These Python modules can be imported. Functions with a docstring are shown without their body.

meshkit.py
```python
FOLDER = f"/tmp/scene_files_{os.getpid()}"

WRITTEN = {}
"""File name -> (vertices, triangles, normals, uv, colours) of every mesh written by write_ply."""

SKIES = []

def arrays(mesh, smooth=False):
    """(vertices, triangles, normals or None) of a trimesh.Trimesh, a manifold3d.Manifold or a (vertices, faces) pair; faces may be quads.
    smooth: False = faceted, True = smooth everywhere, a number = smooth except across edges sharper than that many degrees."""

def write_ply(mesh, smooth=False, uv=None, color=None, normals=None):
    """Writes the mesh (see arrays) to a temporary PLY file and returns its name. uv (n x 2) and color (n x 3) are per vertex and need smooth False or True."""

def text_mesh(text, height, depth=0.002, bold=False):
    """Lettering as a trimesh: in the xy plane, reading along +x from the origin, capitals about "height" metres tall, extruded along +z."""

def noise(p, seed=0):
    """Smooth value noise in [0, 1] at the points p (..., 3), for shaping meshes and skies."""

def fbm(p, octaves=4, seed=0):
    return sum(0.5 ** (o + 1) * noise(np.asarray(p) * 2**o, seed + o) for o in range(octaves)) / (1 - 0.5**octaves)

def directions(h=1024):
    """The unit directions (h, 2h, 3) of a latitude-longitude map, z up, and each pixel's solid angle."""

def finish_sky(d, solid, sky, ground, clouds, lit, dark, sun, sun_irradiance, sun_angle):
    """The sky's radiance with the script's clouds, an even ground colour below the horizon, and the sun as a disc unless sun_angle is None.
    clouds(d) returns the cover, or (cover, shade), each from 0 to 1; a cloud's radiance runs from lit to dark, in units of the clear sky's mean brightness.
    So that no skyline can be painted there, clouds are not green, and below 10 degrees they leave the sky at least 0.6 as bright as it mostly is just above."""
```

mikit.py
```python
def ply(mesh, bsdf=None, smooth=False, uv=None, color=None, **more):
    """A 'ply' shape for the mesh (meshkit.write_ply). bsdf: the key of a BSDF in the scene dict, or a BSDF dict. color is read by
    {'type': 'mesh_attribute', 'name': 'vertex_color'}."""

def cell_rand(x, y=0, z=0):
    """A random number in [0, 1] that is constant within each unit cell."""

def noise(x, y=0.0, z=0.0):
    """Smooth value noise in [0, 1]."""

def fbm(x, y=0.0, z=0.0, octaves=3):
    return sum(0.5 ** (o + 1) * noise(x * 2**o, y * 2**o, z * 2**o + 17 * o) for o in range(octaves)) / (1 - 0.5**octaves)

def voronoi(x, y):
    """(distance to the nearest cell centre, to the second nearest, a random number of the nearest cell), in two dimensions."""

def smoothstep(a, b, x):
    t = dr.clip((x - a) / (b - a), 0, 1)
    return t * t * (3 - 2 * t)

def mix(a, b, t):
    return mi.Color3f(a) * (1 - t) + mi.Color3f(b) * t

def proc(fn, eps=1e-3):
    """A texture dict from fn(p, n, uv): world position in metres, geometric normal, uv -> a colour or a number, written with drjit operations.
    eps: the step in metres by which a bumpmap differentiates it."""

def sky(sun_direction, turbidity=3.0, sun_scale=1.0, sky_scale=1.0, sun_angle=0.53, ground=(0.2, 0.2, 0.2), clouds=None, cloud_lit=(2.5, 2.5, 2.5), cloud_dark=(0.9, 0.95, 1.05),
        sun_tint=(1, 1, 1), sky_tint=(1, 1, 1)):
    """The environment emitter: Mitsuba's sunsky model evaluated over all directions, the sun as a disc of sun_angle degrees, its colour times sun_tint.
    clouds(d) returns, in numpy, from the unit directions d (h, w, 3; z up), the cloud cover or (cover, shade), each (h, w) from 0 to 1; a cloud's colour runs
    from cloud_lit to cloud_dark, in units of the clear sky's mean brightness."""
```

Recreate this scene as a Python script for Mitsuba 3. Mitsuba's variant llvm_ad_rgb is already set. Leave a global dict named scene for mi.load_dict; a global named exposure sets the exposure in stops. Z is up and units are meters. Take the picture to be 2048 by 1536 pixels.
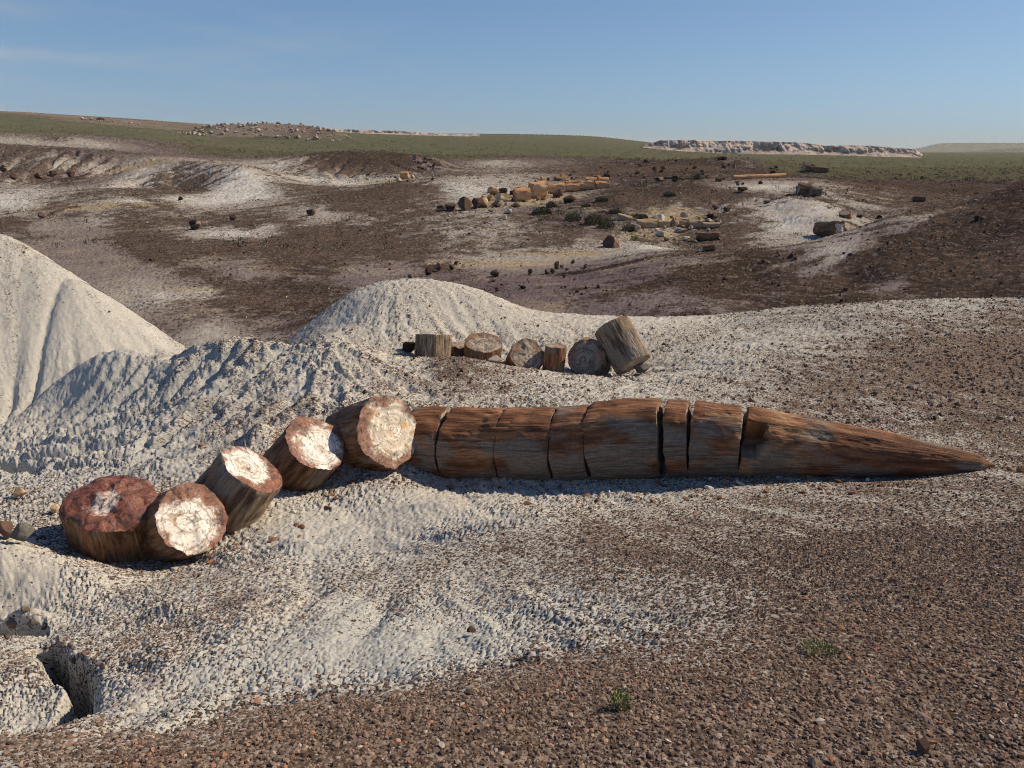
import math
import numpy as np
import trimesh
import drjit as dr
import mitsuba as mi
import mikit
from meshkit import fbm as nfbm, noise as nnoise
from mikit import proc, noise, fbm, voronoi, cell_rand, smoothstep, mix
from scipy.interpolate import RBFInterpolator
from scipy.ndimage import gaussian_filter, map_coordinates
from scipy.spatial import ConvexHull

T = mi.ScalarTransform4f
R = np.random.default_rng(7)
scene, labels = {}, {}

# ------------------------------------------------------------------ camera, sky, exposure
FOC = 1480.0                      # focal length in pixels of the 2048 x 1536 photograph
TILT = math.atan((768 - 300) / FOC)
CT, ST = math.cos(TILT), math.sin(TILT)
exposure = 1.8
scene['camera'] = {'type': 'perspective', 'fov': math.degrees(2 * math.atan(1024 / FOC)), 'fov_axis': 'x',
                   'near_clip': 0.05, 'far_clip': 40000.0,
                   'to_world': T().look_at(origin=[0, 0, 0], target=[0, CT, -ST], up=[0, 0, 1]),
                   'medium': {'type': 'ref', 'id': 'air'}}
SUN = np.array([0.75, 0.22, 0.63])


def clouds(d):
    n = nfbm(d * [9.0, 9.0, 42.0] + 3.0, 5, 11)
    wisps = np.clip((n - 0.47) / 0.3, 0, 1) ** 1.5
    left = np.clip((-d[..., 0] - 0.05) / 0.45, 0, 1) * np.clip(d[..., 1] * 2, 0, 1)
    low = np.exp(-((d[..., 2] - 0.10) / 0.06) ** 2)
    return 0.42 * wisps * left * low


scene['sky'] = mikit.sky(SUN, turbidity=2.5, sun_scale=1.0, sky_scale=0.73, sun_angle=0.53, ground=(0.2, 0.18, 0.15), clouds=clouds,
                         cloud_lit=(2.4, 2.4, 2.45), sky_tint=(0.85, 0.985, 1.13), sun_tint=(1.0, 1.0, 1.01))
scene['air'] = {'type': 'homogeneous', 'albedo': 0.95, 'sigma_t': 6.5e-5}


# ------------------------------------------------------------------ helpers
def P(px, py, D):
    """The point at forward distance D (metres) that was measured at a pixel of the photograph."""
    xc, yc = (px - 1024) / FOC, (768 - py) / FOC
    k = D / (CT + yc * ST)
    return np.array([xc * k, D, (-ST + yc * CT) * k])


def camdir(v):
    """right, up, towards the viewer -> world."""
    v = np.asarray(v, float)
    w = v[0] * np.array([1.0, 0, 0]) + v[1] * np.array([0, ST, CT]) + v[2] * np.array([0, -CT, ST])
    return w / np.linalg.norm(w)


def numbered(name):
    if name not in scene and not any(k.startswith(name + '__') for k in scene):
        return name
    i = 1
    while f'{name}_{i:03d}' in scene or any(k.startswith(f'{name}_{i:03d}__') for k in scene):
        i += 1
    return f'{name}_{i:03d}'


_used = {}


def unique(name):
    n = _used.get(name, -1) + 1
    _used[name] = n
    return name if n == 0 else f'{name}_{n:03d}'


def tag(key, label=None, category=None, group=None, kind=None):
    d = {}
    if label: d['label'] = label
    if category: d['category'] = category
    if group: d['group'] = group
    if kind: d['kind'] = kind
    labels[key] = d


def sstep(a, b, x):
    t = np.clip((x - a) / (b - a), 0, 1)
    return t * t * (3 - 2 * t)


def n2(x, y, s, seed=0, octaves=4):
    return nfbm(np.stack([x * s, y * s, np.full_like(x, 0.37)], -1), octaves, seed)


def cells(x, y, seed=0):
    """Worley distances F1, F2 in numpy."""
    ix, iy = np.floor(x), np.floor(y)
    f1, f2 = np.full(x.shape, 9.0), np.full(x.shape, 9.0)
    for a in (-1, 0, 1):
        for b in (-1, 0, 1):
            cx, cy = ix + a, iy + b
            h = np.sin(cx * 127.1 + cy * 311.7 + seed * 17.3) * 43758.5453
            g = np.sin(cx * 269.5 + cy * 183.3 + seed * 9.1) * 43758.5453
            d = np.hypot(cx + h - np.floor(h) - x, cy + g - np.floor(g) - y)
            f2 = np.where(d < f1, f1, np.minimum(f2, d))
            f1 = np.minimum(f1, d)
    return f1, f2


# ------------------------------------------------------------------ land: measured points (pixel, pixel, metres)
NEAR = [
    # bench of gravel under the viewer and the slope to the right
    (0, 1536, 1.65), (500, 1536, 1.62), (1024, 1536, 1.6), (1500, 1536, 1.6), (2048, 1536, 1.6), (-500, 1536, 1.7), (2500, 1536, 1.58),
    (1500, 1200, 3.25), (1800, 1200, 3.1), (2048, 1200, 3.02), (1300, 1200, 3.5), (2500, 1150, 3.2), (1600, 1350, 2.2), (1250, 1360, 2.2), (2048, 1350, 2.15),
    (1500, 1050, 5.35), (1800, 1050, 4.9), (2048, 1050, 4.7), (2500, 1000, 5.2),
    (1500, 985, 7.0), (1750, 980, 6.5), (1950, 962, 6.5), (2048, 942, 6.9), (2400, 900, 7.6),
    # lip at the lower left, white slope
    (0, 1478, 1.95), (300, 1470, 2.0), (600, 1405, 2.3), (800, 1380, 2.35), (1000, 1350, 2.4), (1100, 1330, 2.5),
    (700, 1360, 2.75), (500, 1360, 2.75), (350, 1400, 2.5), (250, 1400, 2.6), (1000, 1310, 2.75), (600, 1300, 3.1), (800, 1250, 3.5), (1000, 1250, 3.4), (1150, 1250, 3.2),
    (400, 1300, 3.15), (600, 1200, 4.3), (800, 1170, 4.7), (1000, 1150, 4.7), (450, 1230, 4.1), (300, 1320, 3.2), (250, 1290, 3.7), (200, 1380, 2.9),
    # tongue of gravel and clay apron
    (1200, 1080, 5.2), (1000, 1060, 5.9), (850, 1110, 5.5), (650, 1150, 5.3), (1150, 1020, 6.6), (1000, 1020, 6.9), (800, 1080, 6.2), (650, 1090, 6.2), (700, 1040, 7.0), (850, 1000, 7.5),
    (1000, 985, 7.8), (1200, 982, 7.55), (600, 1050, 6.8), (750, 980, 7.8), (550, 1000, 7.5), (620, 985, 7.85), (900, 962, 8.45), (1100, 968, 8.05), (1300, 966, 7.7), (1500, 962, 7.4), (1750, 958, 7.25), (1850, 954, 7.15), (1960, 944, 7.05),
    (500, 1060, 6.8), (450, 1110, 6.2), (380, 1140, 6.0), (560, 1130, 5.6), (450, 1170, 5.2),
    # lower left hollow, cream mound, ravine with the stumps
    (350, 1225, 4.7), (270, 1190, 5.2), (150, 1240, 4.9), (50, 1270, 4.6), (0, 1250, 5.0), (100, 1300, 4.0), (20, 1320, 3.75), (70, 1330, 3.45), (60, 1460, 2.75), (0, 1460, 2.8), (-150, 1400, 3.0), (120, 1440, 2.8), (-400, 1350, 3.2),
    (0, 1100, 5.7), (100, 1120, 5.75), (190, 1145, 5.65), (100, 1190, 5.35), (0, 1190, 5.4), (-200, 1080, 5.9), (-500, 1050, 6.0),
    (70, 1090, 6.1), (200, 1115, 6.3), (280, 1150, 5.9), (240, 1165, 5.6), (60, 1040, 6.7), (0, 1040, 6.7), (0, 990, 7.4), (100, 1000, 7.2), (350, 1120, 6.35), (440, 1060, 6.9), (200, 1010, 7.1), (300, 990, 7.4), (400, 960, 7.8), (480, 950, 7.9), (560, 920, 8.4),
    (-300, 1000, 7.2),
    # white ridge behind the rounds
    (0, 955, 8.6), (150, 940, 8.6), (300, 925, 8.7), (430, 900, 8.8), (550, 860, 9.1), (650, 840, 9.3), (730, 860, 9.0),
    (300, 860, 9.7), (150, 870, 10.1), (50, 900, 9.9), (400, 860, 9.5), (500, 800, 10.1), (600, 800, 9.9), (700, 790, 10.1), (450, 770, 10.7), (250, 800, 11.2), (330, 790, 11.0), (130, 800, 11.7), (650, 740, 10.8), (560, 730, 11.1), (450, 725, 11.5), (250, 745, 11.9),
    (450, 679, 12.1), (380, 700, 12.3), (345, 715, 12.4), (310, 712, 12.4), (520, 683, 12.0), (560, 690, 12.0), (640, 688, 11.9), (710, 692, 11.8), (250, 698, 12.5), (190, 712, 12.5), (130, 750, 12.4), (60, 800, 12.0), (0, 838, 11.6), (-200, 920, 10.2), (-450, 950, 9.6),
    (450, 735, 13.4), (250, 742, 13.2), (600, 720, 13.2), (345, 738, 13.3),
    # flat with the low hump of purple gravel
    (780, 720, 11.9), (870, 735, 11.9), (930, 716, 12.5), (1000, 728, 12.7), (1100, 742, 12.7), (1250, 757, 12.7), (820, 780, 10.9), (950, 775, 11.0), (1100, 785, 10.8), (1200, 785, 10.8), (1300, 785, 11.0),
    (900, 830, 9.7), (1100, 850, 9.2), (1300, 850, 9.0), (1500, 850, 8.9), (1500, 812, 9.9), (1700, 848, 9.1), (1700, 800, 10.2), (1900, 880, 8.4), (2048, 900, 8.0), (2048, 820, 9.5), (2400, 800, 10.5), (1600, 750, 12.2), (1400, 748, 12.8), (1320, 748, 13.3),
    # hollow with the second group of rounds, mound behind it
    (860, 718, 14.0), (970, 723, 14.0), (1060, 738, 14.0), (1150, 744, 14.0), (1260, 748, 14.0), (780, 705, 14.0), (700, 698, 14.2),
    (830, 700, 14.4), (620, 682, 14.6), (730, 690, 14.5), (850, 630, 15.8), (760, 630, 15.6), (950, 660, 15.8), (1100, 680, 15.8), (1300, 680, 15.8), (680, 645, 15.7),
    (590, 667, 16.2), (640, 630, 16.4), (700, 590, 16.6), (760, 568, 16.8), (850, 567, 17.0), (930, 577, 17.2), (1000, 600, 17.3), (1060, 624, 17.5), (1150, 632, 18.0), (1250, 632, 19.0), (1400, 632, 20.0), (1600, 612, 20.5), (1850, 598, 20.5), (2048, 597, 20.0), (2500, 590, 20.0),
    (1500, 690, 15.0), (1450, 650, 18.0), (1700, 640, 17.0), (1850, 612, 19.0), (2048, 700, 14.0), (2048, 650, 16.5), (2500, 700, 14.0), (1800, 720, 13.3),
    # foot of the left mound
    (0, 830, 12.4), (100, 766, 13.1), (180, 735, 13.3), (-300, 880, 11.6), (-500, 820, 12.5),
]
NEARXYZ = [P(*q) for q in NEAR]
for px, D, z in [(-500, 20, -3.2), (-200, 20, -3.6), (100, 19, -4.6), (300, 17.5, -5.3), (450, 17, -5.3), (560, 20, -5.6), (700, 20, -4.7), (850, 20.5, -4.4), (1000, 21, -4.9), (1250, 23.5, -5.5), (1500, 24, -5.4), (1850, 24, -5.0), (2200, 24, -4.6),
                 (-400, 26, -6.5), (0, 25, -6.9), (300, 24, -7.3), (550, 26, -7.4), (800, 26, -7.2), (1100, 27, -7.0), (1400, 27.5, -6.7), (1800, 27.5, -6.2), (2300, 27.5, -5.6), (100, 14.4, -4.3), (550, 14.6, -4.1), (330, 14.6, -4.3), (0, 15, -4.4), (-250, 15, -4.4), (-500, 15.5, -4.2), (-100, 17.5, -4.8), (150, 17, -5.0), (-500, 14, -4.2)]:
    q = P(px, 300, D)
    NEARXYZ.append(np.array([q[0], D, z]))
NEARXYZ += [np.array([x, y, z]) for x, y, z in [(-2, 0.2, -1.52), (0, 0.2, -1.5), (2, 0.2, -1.45), (0, -2, -1.5), (4, 0.5, -1.35), (-4, 0.5, -1.9)]]
NEARXYZ = np.array(NEARXYZ)
near_rbf = RBFInterpolator(NEARXYZ[:, :2], NEARXYZ[:, 2], kernel='thin_plate_spline', smoothing=0.004)

MID = [
    (350, 690, 31), (200, 690, 31), (550, 690, 31), (0, 690, 31), (-400, 690, 31), (400, 660, 33), (300, 600, 40), (350, 572, 45), (250, 585, 44), (470, 590, 43), (150, 540, 52), (-300, 540, 52), (200, 500, 62), (80, 440, 88), (500, 550, 49), (650, 620, 37.5), (900, 545, 51), (1050, 600, 38.5), (1100, 540, 50.5),
    (700, 690, 30), (900, 690, 29.5), (1200, 690, 28.5), (1500, 680, 28), (2000, 660, 27.5), (2400, 650, 27),
    (2048, 362, 54), (1950, 392, 52), (1800, 427, 49), (1700, 460, 46.5), (1600, 488, 45), (1500, 502, 45), (1400, 512, 46), (1250, 527, 47), (2400, 290, 58), (2048, 560, 32), (2000, 460, 41), (1700, 560, 36.5), (1500, 560, 39), (1700, 600, 32), (1400, 612, 33), (1250, 622, 34), (1900, 560, 33.5), (1900, 480, 40.5), (2400, 450, 40), (1900, 470, 62), (1750, 490, 60), (1600, 505, 56), (2048, 440, 66),
    (1640, 472, 66), (1750, 440, 78), (1850, 420, 80), (1950, 410, 80), (1620, 390, 92), (1700, 392, 92), (1600, 430, 80), (1500, 480, 66), (1600, 396, 90), (1400, 488, 66), (1290, 494, 58), (1230, 505, 57), (1350, 500, 60), (1290, 500, 62), (1850, 400, 95), (2048, 385, 110), (2400, 360, 120),
    (900, 490, 64), (900, 430, 85), (1000, 400, 98), (1130, 397, 102), (1300, 450, 76), (1200, 440, 80), (1350, 445, 78), (1100, 425, 86), (1200, 395, 97), (1350, 408, 90), (1350, 390, 96), (1500, 388, 96), (700, 470, 72), (500, 470, 74), (300, 460, 78), (950, 365, 125), (850, 360, 135), (800, 390, 112), (1050, 360, 135), (1150, 352, 145),
    (1300, 345, 170), (1500, 345, 165), (1450, 326, 230), (1300, 325, 240), (1600, 352, 180), (1600, 345, 260), (1900, 357, 190), (1900, 332, 380), (2300, 350, 200), (1750, 340, 300), (1900, 318, 800), (2200, 318, 800), (1900, 309, 1600), (2200, 309, 1600),
    (480, 334, 150), (450, 345, 142), (500, 360, 132), (480, 400, 110), (350, 345, 160), (400, 330, 168), (340, 320, 175), (300, 380, 125), (370, 378, 138), (150, 390, 112), (20, 400, 107), (-300, 400, 107), (600, 385, 118), (250, 350, 160), (560, 370, 128),
    (0, 297, 198), (80, 295, 200), (180, 300, 200), (250, 312, 195), (100, 350, 168), (0, 355, 165), (200, 345, 170), (-300, 297, 200), (-300, 350, 165), (100, 297, 235), (250, 305, 230), (50, 275, 290), (120, 276, 290), (210, 292, 270), (-300, 270, 290), (100, 290, 265),
    (720, 305, 210), (600, 313, 205), (530, 330, 195), (830, 313, 210), (700, 356, 170), (780, 356, 160), (600, 350, 168), (650, 366, 148), (740, 364, 150), (860, 345, 185), (720, 312, 260), (560, 315, 250), (400, 310, 260), (1000, 325, 250), (950, 330, 235), (1150, 322, 260),
    (0, 224, 720), (-300, 216, 720), (150, 232, 800), (0, 262, 400), (150, 262, 430), (300, 240, 950), (300, 270, 420), (500, 290, 430), (450, 282, 560), (600, 260, 1250), (700, 290, 520), (900, 295, 480), (800, 268, 1500), (1000, 270, 1700), (1200, 274, 1900), (1000, 290, 600), (1200, 300, 600), (1100, 283, 1000), (1250, 293, 1000), (1400, 305, 1150), (1600, 309, 1100), (1800, 314, 1080), (1400, 316, 500), (1600, 322, 480), (1200, 312, 380),
    (1400, 303, 2500), (1700, 305, 2500), (2000, 305, 3000), (2000, 303, 7000), (1500, 303, 7000), (900, 272, 7000), (400, 262, 7000), (0, 240, 7000), (-300, 240, 3000), (600, 262, 3000), (900, 270, 3000), (1200, 280, 3500),
]
MIDXYZ = np.array([P(*q) for q in MID])


def logpolar(x, y):
    return np.stack([x / y * 2.0, np.log(y)], -1)


mid_rbf = RBFInterpolator(logpolar(MIDXYZ[:, 0], MIDXYZ[:, 1]), MIDXYZ[:, 2] / MIDXYZ[:, 1] ** 0.5, kernel='thin_plate_spline', smoothing=1e-4)


HILLS = [
    ([(-420, 330, 16.2), (-150, 415, 15.4), (0, 469, 15.0), (60, 508, 14.8), (140, 558, 14.5), (220, 628, 14.2), (300, 690, 13.9), (350, 728, 13.7)], .80, .45),
    # crest as (pixel, pixel, metres), slope of its sides, roundness of its top in metres
    ([(-120, 297, 200), (80, 294, 200), (180, 302, 200), (250, 316, 195), (330, 326, 188)], .42, 5),
    ([(-100, 283, 290), (60, 276, 290), (130, 273, 290), (215, 291, 282)], .30, 6),
    ([(300, 336, 168), (345, 322, 174), (400, 322, 170), (440, 328, 160), (478, 329, 150)], .34, 4),
    ([(478, 329, 150), (455, 348, 142), (425, 372, 132), (370, 388, 124)], .38, 3),
    ([(478, 329, 150), (520, 352, 146), (560, 378, 138)], .38, 3),
    ([(345, 322, 174), (325, 345, 158), (320, 366, 143), (348, 384, 128)], .38, 2.5),
    ([(320, 345, 158), (240, 362, 148), (150, 388, 126)], .30, 3),
    ([(520, 333, 200), (600, 314, 205), (720, 304, 210), (840, 311, 212)], .36, 5),
    ([(1060, 346, 150), (980, 350, 140), (900, 357, 128), (820, 379, 112), (720, 406, 98), (640, 429, 88)], .20, 14),
    ([(1240, 337, 225), (1300, 321, 235), (1450, 316, 236), (1560, 334, 220)], .12, 10),
    ([(230, 592, 44), (350, 571, 45.5), (425, 582, 45)], .30, 1.6),
    ([(1225, 504, 57.5), (1290, 489, 58.5), (1370, 500, 59)], .35, 1.3),
    ([(1318, 420, 86), (1348, 412, 87), (1375, 421, 86)], .42, 1.2),
    ([(1490, 396, 92), (1560, 392, 91), (1625, 402, 84), (1645, 432, 75)], .30, 2.0),
    ([(935, 327, 250), (1000, 320, 256), (1065, 326, 255)], .22, 6),
    ([(1110, 332, 240), (1170, 320, 258)], .22, 6),
    ([(1750, 340, 425), (1830, 325, 450), (1910, 334, 430)], .22, 12),
    ([(378, 264, 640), (430, 250, 662), (520, 246, 664), (600, 250, 660), (645, 258, 652), (700, 277, 632)], .34, 8),
]


def hills(x, y, z):
    for crest, m, rnd in HILLS:
        q = np.array([P(*c) for c in crest])
        lo, hi = q[:, 1].min() - (9 if q[0, 1] < 20 else 90), q[:, 1].max() + (9 if q[0, 1] < 20 else 90)
        sel = (y > lo) & (y < hi) & (x > q[:, 0].min() - 90) & (x < q[:, 0].max() + 90)
        if not sel.any():
            continue
        X, Y = x[sel], y[sel]
        best = np.full(X.shape, -1e9)
        for a, b in zip(q[:-1], q[1:]):
            d = b[:2] - a[:2]
            t = np.clip(((X - a[0]) * d[0] + (Y - a[1]) * d[1]) / (d @ d), 0, 1)
            dist = np.hypot(X - a[0] - t * d[0], Y - a[1] - t * d[1])
            mm = np.where(Y > a[1] + t * d[1], m * 2.6, m) if q[0, 1] < 20 else m
            best = np.maximum(best, a[2] + t * (b[2] - a[2]) - mm * (np.sqrt(dist ** 2 + rnd ** 2) - rnd))
        k = .25 * rnd * m + .15
        h = np.clip(.5 + .5 * (best - z[sel]) / k, 0, 1)
        z[sel] = z[sel] * (1 - h) + best * h + k * h * (1 - h)
    return z


def base(x, y):
    out = np.zeros(x.shape)
    m = y < 28
    if m.any():
        out[m] = near_rbf(np.stack([x[m], y[m]], -1))
    f = y > 24
    if f.any():
        zm = mid_rbf(logpolar(x[f], y[f])) * y[f] ** 0.5
        w = sstep(24, 28, y[f])
        out[f] = out[f] * (1 - w) + zm * w
    out = hills(x, y, out)
    return out


def flow_map(x0, x1, y0, y1, h, count, steps, passes, carve, seed, rough, streak_steps):
    """Rain runs down the land on a regular grid: where it gathers are the rills. Returns (lookup of gathering 0..1)."""
    rng = np.random.default_rng(seed)
    xs, ys = np.arange(x0, x1, h), np.arange(y0, y1, h)
    X, Y = np.meshgrid(xs, ys)
    Z = base(X.ravel(), Y.ravel()).reshape(X.shape)
    Z += rough * (n2(X, Y, 0.12 / h, seed, 3) - 0.5)
    total, combed, seen = np.zeros(Z.size), np.zeros(Z.size), np.zeros(Z.size)
    for k in range(passes):
        S = gaussian_filter(Z, 0.8)
        gy, gx = np.gradient(S, h)
        px, py = rng.uniform(1, len(xs) - 2, count), rng.uniform(1, len(ys) - 2, count)
        vx, vy = np.zeros(count), np.zeros(count)
        mark, alive, last = rng.normal(size=count), np.ones(count), np.full(count, 1e9)
        acc = np.zeros(Z.size)
        for s in range(steps):
            ix, iy = px.astype(int), py.astype(int)
            z = S[iy, ix]
            alive = alive * (z <= last + 0.01 * h)
            last = z
            dx, dy = -gx[iy, ix], -gy[iy, ix]
            l = np.hypot(dx, dy) + 1e-6
            vx, vy = 0.5 * vx + 0.5 * dx / l, 0.5 * vy + 0.5 * dy / l
            px, py = np.clip(px + vx, 1, len(xs) - 2), np.clip(py + vy, 1, len(ys) - 2)
            cell = iy * len(xs) + ix
            acc += np.bincount(cell, weights=alive * np.minimum(l * 3, 1) * (s / steps), minlength=Z.size)
            if s < streak_steps:
                combed += np.bincount(cell, weights=alive * mark, minlength=Z.size)
                seen += np.bincount(cell, weights=alive, minlength=Z.size)
        a = np.log1p(acc.reshape(Z.shape))
        total = total + acc
        Z = Z - carve * gaussian_filter(a / max(a.max(), 1e-6), 0.7)
    a = gaussian_filter(np.log1p(total.reshape(Z.shape)), 0.7)
    a = np.clip(a / np.percentile(a, 98.5), 0, 1.2) ** .8
    c = gaussian_filter(combed.reshape(Z.shape), 0.6) / np.sqrt(gaussian_filter(seen.reshape(Z.shape), 0.6) + .5)
    c = np.clip(c / c.std(), -2.5, 2.5)

    def look(x, y):
        at = [(y - y0) / h, (x - x0) / h]
        return map_coordinates(a, at, order=1, mode='nearest'), map_coordinates(c, at, order=1, mode='nearest')
    return look


near_flow = flow_map(-17, 19, 1.2, 25, 0.05, 70000, 150, 3, 0.06, 3, 0.13, 26)
mid_flow = flow_map(-210, 210, 26, 330, 0.5, 100000, 80, 3, 0.6, 5, 0.5, 24)


def spots(x, y, pts, power=1.0):
    """Sum of gaussian hills: (px, py, D, radius across, radius along, height)."""
    z = np.zeros(x.shape)
    for px, py, D, rx, ry, hgt in pts:
        q = P(px, py, D)
        z += hgt * np.exp(-(((x - q[0]) / rx) ** 2 + ((y - q[1]) / ry) ** 2) ** power)
    return z


def channel(x, y, path, width, depth):
    """A gully carved along a path of measured points."""
    q = np.array([P(*p)[:2] for p in path])
    best = np.full(x.shape, 1e9)
    x, y = x + .22 * (n2(x, y, 3.0, 71, 3) - .5), y + .22 * (n2(x, y, 3.0, 72, 3) - .5)
    for a, b in zip(q[:-1], q[1:]):
        d = b - a
        t = np.clip(((x - a[0]) * d[0] + (y - a[1]) * d[1]) / (d @ d), 0, 1)
        best = np.minimum(best, np.hypot(x - a[0] - t * d[0], y - a[1] - t * d[1]))
    return -depth * np.exp(-(best / width) ** 4)


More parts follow.
